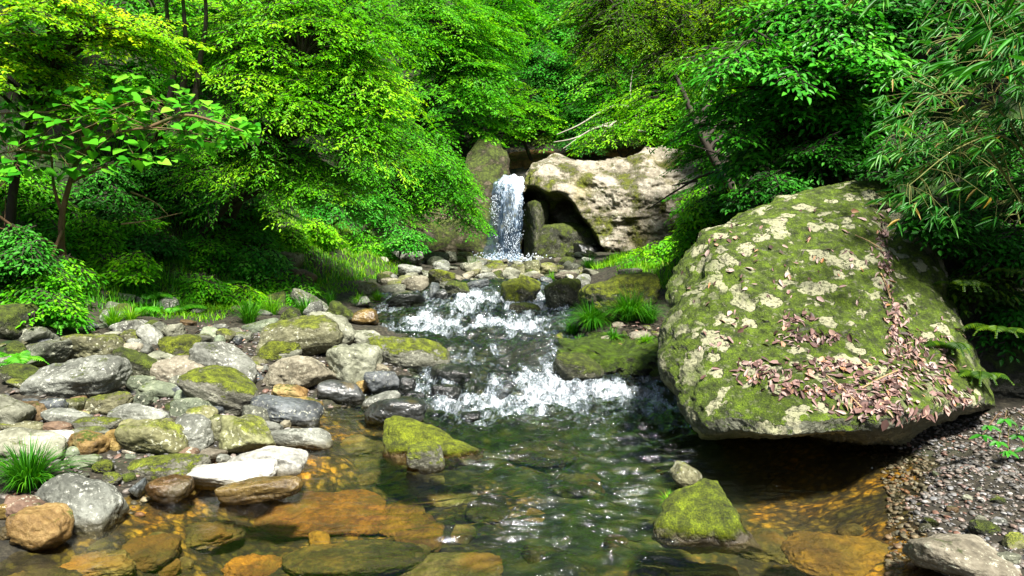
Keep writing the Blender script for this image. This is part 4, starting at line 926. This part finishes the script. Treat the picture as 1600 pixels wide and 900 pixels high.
T('overhanging_tree', 'dark olive branch of small leaves drooping from the top right of centre', 'tree', 9, [(980, 20, 90, 50), (1060, 70, 70, 40), (1120, 20, 90, 50), (950, 70, 40, 35)], 'olive', 120, .05, .55, .35, 0, trunk=[(1330, -120, 9.6), (1240, -20, 9.4), (1150, 20, 9.1), (1060, 25, 9), (970, 30, 8.9)], face=(-.3, -.3), tilt=.2, tb=.28, r0=.045, droop=.6, lo=-1, dens=1.2, limbs=.4)
T('broadleaf_tree', 'leaning black-trunked tree right of the cliff', 'tree', 12, [(1115, 300, 40, 40, 15), (1140, 240, 60, 50, 13), (1095, 200, 35, 45, 13)], 'mid', 70, .07, .8, .5, 0, trunk=[(1180, 345, 12), (1140, 290, 12), (1100, 220, 12), (1070, 150, 12.1), (1055, 115, 12.2)], face=(-.4, -.4), tb=.4, r0=.085)
T('broadleaf_tree', 'tree with large glossy green leaves at the upper right', 'tree', 8.2, [(1170, 110, 90, 50, 8), (1260, 50, 110, 60, 8.6), (1140, 190, 60, 40, 8.6), (1270, 170, 110, 60, 8.8), (1330, 90, 80, 60, 8), (1210, 240, 60, 30, 9)], 'blue', 170, .10, .8, .45, 0, (4.2, 9.2), face=(-.5, -.4), tb=.38, r0=.08)
T('broadleaf_tree', 'deep green shaded tree behind the huge boulder', 'tree', 9.6, [(1300, 200, 110, 70), (1220, 240, 80, 50), (1380, 150, 100, 90)], 'blue', 130, .08, .85, .5, 0, (5.4, 10.4), face=(-.5, -.4), tb=.2, r0=.13)
T('broadleaf_tree', 'dark green canopy along the top right edge', 'tree', 8.6, [(1330, 50, 120, 70), (1450, 40, 120, 80), (1560, 60, 80, 80)], 'deep', 110, .095, .85, .5, 0, (6.2, 9.4), face=(-.5, -.4), tb=.5, r0=.13)
T('added_shade_tree', 'dark tree crown beyond the upper right corner, added to shade the right bank', 'tree', 5.0, [(1960, -60, 150, 100), (1850, -160, 150, 60), (2020, 60, 120, 100), (1800, -60, 110, 90, 5.6)], 'deep', 110, .09, .8, .5, 0, (6.6, 5.2), face=(-.5, -.2), tb=.35, r0=.14)  # added crown, mostly out of view, placed to cast shade on the right bank
# generic wooded slopes (copies share a mesh)
proto = [T('slope_tree', 'leafy tree among its alike on the wooded slope', 'tree', 20, [(800, 300, 90, 90), (760, 250, 60, 60), (850, 240, 60, 60)], m_, 80, .15, 1.5, .55, 1, (0, 20.3), r0=.14, group='trees filling the wooded slopes') for m_ in ('mid', 'blue', 'lime', 'deep')]
for q in proto:
    c = q.location.copy()
spots = [(-7.5, 15, 1, 1), (-9, 18, 0, 1.3), (-6.5, 19, 0, 1.1), (-5.2, 22.5, 1, 1.1), (-8, 23, 2, 1.3), (-4.2, 27, 0, 1.1), (-7.5, 28, 0, 1.5), (-3.5, 31, 2, 1.2), (-11, 22, 0, 1.6), (-9.5, 13, 3, 1.1), (-11, 16, 1, 1.5),
         (-6, 34, 1, 1.5), (-1, 34, 0, 1.3), (3, 33, 1, 1.3), (6.5, 31, 0, 1.5), (1, 39, 0, 1.7), (-4, 40, 2, 1.7), (6, 40, 1, 1.8), (11, 36, 0, 1.8), (-10, 36, 0, 1.9), (8.2, 24, 1, 1.1), (8, 20, 0, 1.2), (6.2, 17, 0, .9), (9, 26, 2, 1.4),
         (7.5, 13, 3, .9), (9.5, 15, 3, 1.3), (11, 20, 0, 1.5), (9.5, 11, 3, 1.1), (7.2, 28, 0, 1.2), (-13, 27, 2, 1.8), (14, 28, 1, 1.8), (2.6, 28.5, 3, .6), (-2, 29.5, 3, .7), (5.4, 14.2, 3, .7), (7, 21.5, 0, .9),
         (3.5, 30, 1, .9), (5.5, 29.5, 0, 1.0), (1.2, 31, 3, .9), (-1.5, 31.5, 1, .9), (-16, 40, 0, 2.2), (0, 47, 0, 2.2), (9, 48, 1, 2.3), (-9, 48, 1, 2.3), (18, 42, 0, 2.3), (-7.6, 11.4, 3, .8)]
def SLAB(m_, x, y): return '%s tree on the %s, %s' % (['mid green', 'cool green', 'lime green', 'dark green'][m_], 'left slope' if x < -3 else ('right slope' if x > 4 else 'slope above the waterfall'), 'far up at the back' if y > 30 else ('behind the front row of trees' if y > 17 else 'close behind the bank shrubs'))
for k, (x, y, m_, sc) in enumerate(spots):
    loc = (x, y, float(H(x, y)) - .2); rz = rs.uniform(-.6, .6)
    if k < 4 and False: pass
    dup(proto[m_], loc, rz, sc, SLAB(m_, x, y))
for q in proto:   # the sources themselves stand on the slope too
    pass
for q, (x, y, sc) in zip(proto, [(-12, 31, 1.7), (12, 32, 1.6), (3, 44, 2.0), (13, 14.5, 1.2)]):
    q['label'] = SLAB(proto.index(q), x, y); q.location = (x, y, float(H(x, y)) - .2); q.scale = (sc,) * 3

# the young tree with big heart-shaped leaves
hb = Buf(); lb = Buf()
main = curve([at(140, 492, 9.3), at(118, 445, 9.2), at(98, 395, 9.1), at(97, 340, 9.0), (at(108, 290, 8.9)), at(122, 245, 8.8), at(135, 205, 8.8)], 30)
tube(hb, main, np.linspace(.055, .018, len(main)), 8, jit=.06)
brs = [[at(97, 388, 9.1), at(60, 370, 8.9), at(25, 362, 8.6), at(-30, 350, 8.4)], [at(97, 335, 9.0), at(84, 290, 8.9), at(80, 240, 8.7), at(70, 200, 8.5)],
       [at(110, 285, 8.9), at(160, 262, 8.6), at(215, 250, 8.4)], [at(120, 250, 8.8), at(160, 215, 8.5), at(230, 200, 8.3), at(300, 205, 8.2)],
       [at(135, 205, 8.8), at(180, 170, 8.5), at(240, 150, 8.3)], [at(130, 210, 8.8), at(90, 180, 8.5), at(40, 175, 8.3), at(-20, 180, 8.2)],
       [at(80, 240, 8.7), at(40, 235, 8.4), at(0, 240, 8.2)], [at(230, 200, 8.3), at(290, 180, 8.2), at(350, 195, 8.1), at(380, 205, 8.1)], [at(30, 362, 8.6), at(-10, 330, 8.4), at(-30, 300, 8.3)],
       [at(97, 360, 9.0), at(60, 440, 8.7), at(10, 400, 8.6), at(-10, 380, 8.5)][:1] + [at(70, 425, 8.8), at(40, 430, 8.7), at(-5, 400, 8.5)]]
for b in brs: tube(hb, curve(b, 12), np.linspace(.022, .006, len(curve(b, 12))), 6)
O, Dd, Nn, Ls, Tn = [], [], [], [], []
for _ in range(680):
    u = rnd.random(); px = rnd.uniform(-30, 400); top = np.interp(px, [-30, 50, 130, 200, 260, 330, 400], [170, 150, 128, 112, 125, 160, 195]); bot = np.interp(px, [-30, 100, 200, 280, 400], [285, 275, 262, 250, 215])
    py = top + (bot - top) * rnd.random() ** 1.15; D = 8.0 + rnd.random() * 1.1 + (py < top + 15) * .3
    O.append(at(px, py, D)); az = rnd.uniform(-math.pi, math.pi); Dd.append([math.cos(az) * .8 + .15, math.sin(az) * .8 - .45, -rnd.uniform(.15, .5)])
    Nn.append([rnd.gauss(.12, .2), rnd.gauss(-.42, .2), 1]); Ls.append(rnd.uniform(.07, .165)); Tn.append(min(1, max(0, rnd.gauss(.42, .27))))
O = np.array(O); leafset(lb, O, np.array(Dd), np.array(Nn), np.array(Ls), np.array(Ls) * .92, np.array(Tn), 3)
for o in O[::2]:
    k = rnd.choice(brs); e = k[-1] + (k[-2] - k[-1]) * rnd.random()
    if np.linalg.norm(e - o) < .9: tube(hb, [e, (e + o) / 2 + [0, 0, -.03], o], [.005, .004, .003], 3)
org = main[0]; rt = root('sapling', org, 'young tree with big heart-shaped leaves and crooked brown trunk at the left', 'tree')
link('trunk', hb.mesh('trunk', BARKM, True, org), rt); link('crown', lb.mesh('crown', LM['heart'], True, org), rt)

# undergrowth: shrubs
SH = [(1545,235,60,40,'deep','dark shrub between the bamboo culms at the right edge'),(1440,240,60,35,'deep','dark shrub behind the bamboo spray'),(1600,300,50,40,'deep','dark shrub at the right edge above the rock mass'),(1480,345,45,30,'deep','dark shrub under the bamboo at the right edge'),(1565,385,45,30,'deep','dark shrub on the rock mass at the right edge'),(1590,500,40,30,'deep','shadowy shrub low at the right edge'),(1530,440,30,22,'dark','small shadowy shrub between the two right-edge ferns'),(1030,395,40,16,'lime','bright low shrub on the bank below the right part of the cliff'),(455,455,30,18,'mid','small shrub beside the stacked pale stones'),(300,455,40,20,'mid','low shrub above the left-bank stones'),(370,465,35,16,'lime','low bright shrub above the pitted grey boulder'),(60,480,45,20,'mid','low shrub behind the fallen log'),
 (60,330,60,45,'mid','leafy shrub left of the crooked sapling trunk'),(180,345,65,45,'mid','leafy shrub right of the crooked sapling trunk'),(300,345,60,40,'blue','cool green shrub below the lime lower tree'),
 (20,430,50,45,'deep','dark shrub at the left edge above the log'),(75,445,50,35,'mid','small-leaved shrub behind the foot of the sapling'),(190,425,60,35,'lime','bright shrub right of the foot of the sapling'),
 (250,300,60,40,'deep','dark green shrub under the heart-shaped leaves'),(330,395,50,35,'mid','shrub over the dark hollow of the left slope'),(390,350,55,45,'mid','shrub with light leaves at the left-centre slope'),
 (395,420,40,30,'blue','cool green shrub above the left-bank ferns'),(430,370,45,35,'lime','bright shrub beside the grassy bank'),(490,370,40,25,'lime','low bright shrub at the top of the grassy bank'),
 (130,385,40,35,'lime','light green shrub touching the sapling trunk'),(30,280,50,35,'mid','shrub under the heart-shaped leaves at the left edge'),(560,385,40,16,'mid','low shrub at the back of the grassy bank'),
 (230,390,45,30,'deep','dark shrub in the hollow of the left slope'),(150,300,40,30,'deep','dark green shrub behind the sapling branches'),(620,375,30,16,'blue','small shrub before the dark wall left of the fall'),
 (1105,360,40,30,'lime','bright shrub between the cliff and the huge boulder'),(1060,385,35,18,'lime','small bright shrub at the upper left corner of the huge boulder'),(1130,325,40,25,'mid','shrub behind the upper edge of the huge boulder'),
 (1240,290,55,22,'deep','dark shrub above the ridge of the huge boulder'),(1320,255,60,30,'deep','deep green shrub behind the peak of the huge boulder')]
for (px, py, rx, ry, mt, lab) in SH:
    g = ground_hit(px, py + ry * .5); D = min(g[1], 16 if px < 700 else 14); 
    if px > 1200: D = 8.3
    if px > 1450: D = 6.75
    if px > 1430 and py < 310: D = 7.6
    rx *= 1.25; ry *= 1.15
    T('shrub', lab, 'shrub', D, [(px + rnd.uniform(-.5, .5) * rx, py + rnd.uniform(-.6, .5) * ry, rx * rnd.uniform(.35, .75), ry * rnd.uniform(.4, .9), D + rnd.uniform(-.4, .5)) for _ in range(5)], mt, int(44 + rx * .8), .05 + .002 * D, .42, .5, 0, base=(at(px, py, D)[0], D + .2), r0=.02, tb=.52, face=(.3 if px < 700 else -.3, -.5), dens=.95, lo=-.8, limbs=1.3)

# grass
def tuft(name, label, base, n, L, spread, wd, mat, cat='grass tuft', group=None, drp=1.0, kind=None, bases=None):
    bf = Buf(); K = 5
    B = np.repeat(np.asarray(base)[None], n, 0) if bases is None else bases
    az = rs.uniform(0, 2 * math.pi, n); l = L * rs.uniform(.5, 1.1, n); lean = rs.uniform(.15, 1.0, n) * spread
    d = np.stack([np.cos(az), np.sin(az), 0 * az], 1); sd_ = np.stack([-np.sin(az), np.cos(az), 0 * az], 1)
    if bases is None: B = B + d * rs.rand(n, 1) * L * .18
    tt = np.linspace(0, 1, K)
    P = B[:, None] + d[:, None] * (l * lean)[:, None, None] * (tt ** 1.4)[None, :, None] + np.array([0, 0, 1.])[None, None] * (l[:, None] * (tt[None] * (1 - .15 * lean[:, None]) - drp * .62 * lean[:, None] * tt[None] ** 2.6))[..., None]
    ww = (wd * np.array([.8, 1, .85, .55, .08]))[None, :, None]
    Lp = P - sd_[:, None] * ww; Rp = P + sd_[:, None] * ww
    V = np.stack([Lp, Rp], 2).reshape(-1, 3)
    i = (np.arange(n) * K * 2)[:, None] + (np.arange(K - 1) * 2)[None]
    F = np.stack([i, i + 1, i + 3, i + 2], -1).reshape(-1, 4)
    bf.add(V, F, np.repeat(np.clip(rs.normal(.5, .22, n), 0, .97), K * 2))
    o = link(name, bf.mesh(name, LM[mat], True, base), loc=base); tag(o, label, cat, group, kind); return o
def gt(px, py, n, L, sp_, mat, label, D=None, wd=.004, up=0):
    g = ground_hit(px, py) if D is None else at(px, py, D); return tuft('grass_tuft', label, g + [0, 0, up], n, L, sp_, wd, mat)
gt(45, 765, 520, .36, 1.0, 'grassdk', 'big arching grass tuft at the left edge in front of the pale slab')
gt(390, 505, 260, .42, .9, 'grassdk', 'dark grass tuft just above the large smooth olive boulder')
gt(425, 492, 160, .38, .9, 'grass', 'grass clump below the left-bank shrubs')
gt(478, 493, 200, .40, .9, 'grassdk', 'dark green sedge tuft in front of the grey slanting rock')
gt(517, 478, 110, .30, .7, 'grassdk', 'spiky upright sedge tuft beside the sandy ledge')
gt(562, 478, 200, .28, 1.0, 'grass', 'bright sedge tuft on the sandy ledge near the upper trickle')
gt(590, 470, 130, .25, 1.0, 'grass', 'small bright tuft at the right tip of the sandy ledge')
gt(178, 512, 240, .30, .8, 'grass', 'yellow-green grass patch between the log and the olive boulder')
gt(205, 505, 160, .28, .8, 'grass', 'small grass tuft right of the log end')
gt(925, 512, 700, .46, 1.25, 'grassdk', 'dense sedge tuft overhanging the stream on the right bank')
gt(895, 525, 180, .25, 1.0, 'grassdk', 'small sedge tuft at the water side of the right bank')
gt(985, 500, 600, .52, 1.2, 'grassdk', 'arching sedge tuft beside the big yellow-green mossy rock')
gt(1015, 505, 200, .34, 1.0, 'grassdk', 'sedge tuft tucked against the left side of the huge boulder')
gt(958, 532, 160, .20, 1.2, 'grassdk', 'low spreading tuft in the middle of the mossy ledge')
gt(1010, 538, 140, .18, 1.2, 'grass', 'low bright tuft on the mossy ledge next to the huge boulder')
gt(905, 540, 120, .18, 1.2, 'grassdk', 'small tuft at the water corner of the mossy ledge')
gt(862, 440, 110, .28, .9, 'grass', 'little bright tuft right of the angular moss-covered block')
gt(740, 425, 150, .5, .7, 'grass', 'light green weed clump among the boulder field stones', D=18)
gt(920, 420, 260, .42, 1.0, 'grassdk', 'dark tuft at the left end of the bright grass on the right bank')
gt(1046, 790, 110, .11, 1.1, 'grass', 'tiny grass sprout on the top left of the mossy pyramid rock', D=4.08, wd=.0018)
def grass_area(name, label, n, region, L, mat, spread=.8, wd=.006):
    xy = np.array([region() for _ in range(n)]); z = H(xy[:, 0], xy[:, 1]) - .02
    B = np.column_stack([xy, z]); c = B.mean(0); tuft(name, label, c, n, L, spread, wd, mat, 'grass', None, 1.0, 'stuff', B)
def reg_poly(D0, D1, x0f, x1f):
    def f():
        y = rnd.uniform(D0, D1); return rnd.uniform(x0f(y), x1f(y)), y
    return f
grass_area('grass', 'bright green grass covering the bank left of the boulder field', 15000, reg_poly(11.6, 19.5, lambda y: np.interp(y, *XL) - 3.2, lambda y: np.interp(y, *XL) + .25), .19, 'grass')
grass_area('grass', 'bright green grass on top of the right bank beside the huge boulder', 11000, reg_poly(9.8, 23, lambda y: np.interp(y, *RX) + .65 + max(0, y - 14) * .25, lambda y: np.interp(y, *RX) + 2.4 + max(0, y - 14) * .35), .26, 'grass', .9)
grass_area('ground_cover', 'low dark grass and weeds over the left slope', 9000, reg_poly(8.5, 13.5, lambda y: -8.5, lambda y: np.interp(y, *XL) + .35), .26, 'grassdk', .9)

grass_area('weeds', 'low weeds and grass along the foot of the left slope', 7000, reg_poly(8.8, 12.6, lambda y: np.interp(y, *XL) - 1.2, lambda y: np.interp(y, *XL) + 1.0), .15, 'grass', 1.0, .005)
# ferns
def fern(label, base, nfr, L, az0=None, mat='fern'):
    if az0 is not None: mat = 'dark'
    bf = Buf(); sb = Buf(); base = np.asarray(base, float)
    for k in range(nfr):
        az = rs.uniform(0, 2 * math.pi) if az0 is None else az0 + rs.uniform(-1.1, 1.1); d = np.array([math.cos(az), math.sin(az), 0]); l = L * rs.uniform(.7, 1.1)
        tt = np.linspace(0, 1, 22); P = base + d * (l * .95 * tt)[:, None] + np.array([0, 0, 1]) * (l * (.75 * tt - .75 * tt ** 2.2))[:, None]
        T_ = np.gradient(P, axis=0); T_ /= np.linalg.norm(T_, axis=1)[:, None]; s_ = np.cross([0, 0, 1], d); tube(sb, P[::3], .003, 3)
        Nn = np.cross(T_, s_); ln = l * .24 * np.sin(np.clip(tt * 1.05 + .12, 0, 1) * math.pi) ** .7 + .01
        for sg in (-1, 1):
            leafset(bf, P[2:], (s_ * sg + T_ * .45)[2:], Nn[2:] + rs.randn(20, 3) * .08, ln[2:], np.full(20, l * .05), np.clip(rs.normal(.5, .12, 20) + rs.randn() * .1, 0, 1), 2)
    rt = root('fern', base, label, 'fern'); link('fronds', bf.mesh('fronds', LM[mat], True, base), rt); link('stalks', sb.mesh('stalks', LM[mat], True, base), rt)
FE = [(235, 470, 'fern with pale fronds right of the sapling foot'), (275, 490, 'fern just above the left-bank stones'), (330, 475, 'fern in the shade above the dark mossy stones'), (210, 492, 'small fern beside the yellow-green grass patch'),
      (350, 450, 'fern on the slope above the dark grass tuft'), (300, 445, 'fern below the dark hollow of the left slope'), (100, 515, 'tiny fern by the fallen log'), (20, 570, 'small fern at the left edge among dark stones'), (395, 460, 'fern left of the mossy olive round rock')]
for (px, py, lab) in FE: g = ground_hit(px, py); fern(lab, g, 9, .48)
for (px, py, D, lab) in [(1500, 450, 6.3, 'dark fern hanging at the right bank below the bamboo'), (1560, 520, 5.9, 'fern at the right edge in deep shade'), (1480, 545, 5.7, 'small fern growing at the right end of the leaf litter'), (1530, 590, 5.5, 'fern above the broad-leaved sprig at the right edge'), (1590, 430, 6.2, 'fern high on the dark rock mass at the right edge')]:
    fern(lab, at(px, py, D), 7, .34, az0=-2.2)
# broad-leaved sprig at right edge
bf = Buf(); sb = Buf(); b0 = at(1575, 650, 4.9)
for (px, py) in [(1545, 665), (1560, 690), (1590, 680), (1610, 665), (1535, 680), (1575, 705), (1600, 700), (1570, 655)]:
    e = at(px, py, 4.7 + rnd.uniform(-.15, .1)); tube(sb, curve([b0, (b0 + e) / 2 + [0, 0, .05], e], 8), .003, 4)
    for k in range(5):
        az = k * 1.26 + rnd.random(); leafset(bf, e[None], np.array([[math.cos(az), math.sin(az) - .2, -.35]]), np.array([[0, -.6, 1.]]), np.array([rnd.uniform(.06, .09)]), np.array([.036]), np.array([rnd.uniform(.3, .95)]), 0)
rt = root('sprig', b0, 'grey-green broad-leaved sprig over the gravel at the right edge', 'plant'); link('leaves', bf.mesh('leaves', LM['deep'], True, b0), rt); link('stems', sb.mesh('stems', BARKM, True, b0), rt)

# bamboo on the right bank
def bamboo(label, culms, D, nl, box, ll=.16, mat='bamboo'):
    sb = Buf(); bf = Buf(); tips = []
    for c in culms:
        P = curve([at(*q) for q in c], 16); tube(sb, P, np.linspace(.011, .003, len(P)), 6); tips.append(P)
    org = tips[0][0]
    AP = np.vstack(tips)
    for k in range(nl):
        px = rnd.uniform(box[0], box[2]); py = rnd.uniform(box[1], box[3]); o = at(px, py, D + rnd.uniform(-.6, .7)); j = AP[np.argmin(np.linalg.norm(AP - o, axis=1))]
        if np.linalg.norm(j - o) < .8: tube(sb, curve([j, (j + o) / 2 + [0, 0, .05], o], 5), .0025, 3)
        az0 = rnd.uniform(2.2, 4.6); n = rnd.randint(4, 8); az = az0 + np.linspace(-.9, .9, n) + rs.randn(n) * .15
        l = ll * rs.uniform(.6, 1.15, n)
        leafset(bf, np.repeat(o[None], n, 0) + rs.randn(n, 3) * .012, np.stack([np.cos(az) * .8, np.sin(az) * .6, -rs.uniform(.0, .65, n)], 1), np.array([0, -.5, 1.]) + rs.randn(n, 3) * .35, l, l * .13, np.clip(rs.normal(.52, .2, n) + (rs.rand(n) < .025) * .5, 0, 1), 2)
    rt = root('bamboo', org, label, 'bamboo'); link('culms', sb.mesh('culms', STEM, True, org), rt); link('leaves', bf.mesh('leaves', LM[mat], True, org), rt)
bamboo('pale-leaved bamboo spray hanging over the peak of the huge boulder', [[(1650, 330, 6.4), (1560, 170, 6), (1460, 150, 5.7), (1400, 210, 5.6)], [(1650, 340, 6.4), (1580, 220, 6), (1500, 230, 5.7), (1420, 290, 5.6)], [(1600, 320, 6.3), (1500, 170, 5.9), (1420, 120, 5.6)]], 5.9, 120, (1375, 110, 1600, 350), .145)
bamboo('bamboo thicket filling the right edge above the dark rock mass', [[(1640, 400, 7), (1600, 200, 6.9), (1560, 20, 6.8), (1520, -60, 6.6)], [(1600, 380, 7), (1560, 200, 6.9), (1540, 60, 6.8)], [(1680, 380, 7), (1660, 180, 6.9), (1600, 0, 6.8)]], 6.9, 190, (1430, 20, 1650, 370), .15, 'bamboo')
bamboo('dark nearest bamboo leaves drooping in at the top right corner', [[(1780, 250, 4.6), (1700, 0, 4.3), (1600, -20, 4.0), (1500, -10, 3.9)]], 4.2, 26, (1470, -40, 1640, 110), .17, 'deep')
bamboo('bamboo with a few yellow dead leaves at the top edge right of centre', [[(1600, -200, 4.8), (1460, -80, 4.6), (1360, -40, 4.5), (1300, -20, 4.4)]], 4.6, 8, (1300, -60, 1400, 0), .18, 'bamboo')

# bare branches, log, twigs
bb = Buf()
for pts in [[(1000, 205, 27), (960, 190, 26.8), (900, 215, 26.5), (865, 222, 26.2)], [(985, 195, 27), (930, 200, 26.6), (880, 232, 26.3)], [(1010, 175, 27), (960, 165, 26.8), (905, 195, 26.4), (870, 210, 26.2)], [(1000, 200, 27), (985, 150, 26.9), (990, 100, 26.8)], [(960, 190, 26.8), (940, 210, 26.5), (915, 222, 26.3)], [(1010, 205, 27.2), (960, 200, 26.8), (935, 195, 26.6)]]:
    P = curve([at(*q) for q in pts], 12); tube(bb, P, np.linspace(.05, .012, len(P)), 5)
o0 = at(1000, 205, 27); tag(link('dead_branch', bb.mesh('dead_branch', BARKG, True, o0), loc=o0), 'bare grey forked branches leaning over the cliff top', 'branch')
bb = Buf()
for pts in [[(1330, 300, 10), (1240, 262, 10), (1180, 266, 10), (1110, 270, 10), (1060, 296, 10), (1015, 325, 10)], [(1180, 266, 10), (1120, 240, 10), (1075, 225, 10.2)], [(1240, 262, 10), (1190, 235, 10), (1160, 200, 10)], [(1090, 282, 10), (1050, 290, 10)]]:
    P = curve([at(*q) for q in pts], 16); tube(bb, P, np.linspace(.045 if pts[0][0] == 1330 else .02, .006, len(P)), 6, jit=.06)
o0 = at(1330, 300, 10); tag(link('branch', bb.mesh('branch', BARK, True, o0), loc=o0), 'dark bare branch reaching left across the cliff face', 'branch')
bb = Buf(); P = curve([at(20, 500, 8.9), at(70, 505, 8.8), at(120, 508, 8.7), at(146, 510, 8.6)], 16); tube(bb, P, np.linspace(.075, .06, len(P)), 12, jit=.04); o0 = P[0]
tag(link('fallen_log', bb.mesh('fallen_log', bark_mat('bark_mossy_log', (.03, .035, .02), (.10, .12, .07), .22), True, o0), loc=o0), 'fallen mossy log lying behind the stones at the left edge', 'log')
for pts, lab in [([(190, 350, 9.6), (230, 345, 9.5), (285, 332, 9.4)], 'bare tan twig across the shrubs left of centre'), ([(205, 300, 9.7), (240, 315, 9.6), (262, 335, 9.5)], 'thin dead twig hanging in the left shrubs')]:
    bb = Buf(); P = curve([at(*q) for q in pts], 10); tube(bb, P, np.linspace(.014, .004, len(P)), 5); tag(link('twig', bb.mesh('twig', TWIG, True, P[0]), loc=P[0]), lab, 'twig')

# ------------------------------------------------------------------ leaf litter on the huge boulder
m, t, out = nmat('dead_leaf'); a = N(t, 'ShaderNodeAttribute', attribute_name='tint').outputs['Fac']
c = ramp(t, a, [(0, (.025, .012, .009)), (.3, (.10, .05, .04)), (.6, (.24, .14, .12)), (.85, (.42, .31, .27)), (1, (.34, .15, .05))])
p = N(t, 'ShaderNodeBsdfPrincipled', Roughness=.55); t.links.new(c, p.inputs['Base Color']); t.links.new(p.outputs[0], out.inputs[0]); DEAD = m
CO = Vector((0, 0, CAMZ))
def surf(px, py, bvh=None):
    a, f, u = ray(px, py); d = Vector((a, f, u)).normalized(); best = None
    for b in ((BIGBVH, SIDEBVH) if bvh is None else (bvh,)):
        h = b.ray_cast(CO, d)
        if h[0] is not None and (best is None or h[3] < best[3]): best = h
    if best is None: return None
    n = best[1]; n = -n if n.dot(d) > 0 else n
    return np.array(best[0]), np.array(n)
CL = [(1265, 530, 45, 10, 60), (1300, 575, 60, 14, 70), (1340, 620, 45, 22, 95), (1270, 610, 60, 14, 60), (1200, 590, 50, 12, 40), (1390, 600, 30, 30, 80), (1420, 550, 28, 24, 80), (1440, 590, 40, 25, 60), (1400, 500, 16, 34, 60), (1385, 420, 10, 50, 55), (1375, 360, 10, 30, 30),
      (1240, 500, 30, 10, 30), (1175, 570, 30, 8, 24), (1120, 375, 18, 8, 8), (1500, 630, 30, 16, 40), (1425, 650, 50, 14, 50), (1360, 640, 50, 12, 50), (1200, 420, 110, 60, 34), (1300, 380, 70, 50, 16), (1470, 560, 30, 50, 40), (1560, 400, 40, 60, 30), (1130, 530, 30, 30, 14)]
def dead(buf, q, n, l, lift=.006):
    for k in range(2): pass
    az = rnd.uniform(0, 2 * math.pi); tvec = nrm(np.cross(n, [math.cos(az), math.sin(az), .3])); nn = nrm(n + rs.randn(3) * .38); wr = rnd.random(); l *= rnd.choice([.7, 1, 1, 1.25])
    leafset(buf, (q + n * lift - tvec * l / 2)[None], tvec[None], nn[None], np.array([l]), np.array([l * (rnd.uniform(.22, .40) if wr < .75 else rnd.uniform(.5, .7))]), np.array([rnd.random()]), 2 if wr < .75 else 0)
bf = Buf()
for (cx, cy, sx, sy, n) in CL:
    for _ in range(int(n * 1.5)):
        h = surf(rnd.gauss(cx, sx * .6), rnd.gauss(cy, sy * .6))
        if h is None or h[1][2] < -.1: continue
        dead(bf, h[0], h[1], rnd.uniform(.04, .078), rnd.uniform(.004, .02))
tag(link('leaf_litter', bf.mesh('leaf_litter', DEAD)), 'drift of pinkish brown dead leaves lying on the huge boulder', 'dead leaves', kind='stuff')
lone = [(1190, 355), (1155, 372), (1225, 345), (1148, 488), (1290, 345), (1320, 395), (1107, 395), (1250, 330), (1180, 400), (1210, 450), (1085, 470), (1340, 470)]
for k, (px, py) in enumerate(lone):
    h = surf(px, py)
    if h is None: continue
    bf = Buf(); dead(bf, h[0], h[1], .075, .008)
    tag(link('dead_leaf', bf.mesh('dead_leaf', DEAD, True, h[0]), loc=h[0]), 'single dead leaf lying apart on the moss of the huge boulder', 'leaf', 'scattered leaves on the huge boulder')
for (x0, y0, x1, y1, lab) in [(1290, 590, 1345, 640, 'pale stick lying on the leaf drift of the huge boulder'), (1345, 610, 1400, 582, 'short stick beside the leaf drift near the crack'), (1375, 430, 1390, 470, 'yellowish stick in the leaf-filled crack'), (1335, 370, 1375, 392, 'thin straw stick on the upper moss of the huge boulder')]:
    h0, h1 = surf(x0, y0), surf(x1, y1)
    if h0 is None or h1 is None: continue
    a, b = h0[0] + h0[1] * .02, h1[0] + h1[1] * .02; bb = Buf(); tube(bb, curve([a, (a + b) / 2 + h0[1] * .01, b], 6), .006, 5)
    tag(link('stick', bb.mesh('stick', TWIG, True, a), loc=a), lab, 'stick')
# dead leaves among stones of the left bank and right bank
bf = Buf()
for _ in range(240):
    px, py = (rnd.uniform(150, 520), rnd.uniform(505, 600)) if rnd.random() < .6 else (rnd.uniform(940, 1040), rnd.uniform(505, 545)); g = ground_hit(px, py)
    dead(bf, g + [0, 0, .03], np.array([0, 0, 1.]), rnd.uniform(.04, .08))
tag(link('leaf_litter', bf.mesh('leaf_litter', DEAD)), 'scattered dead leaves between the stones of both banks', 'dead leaves', kind='stuff')
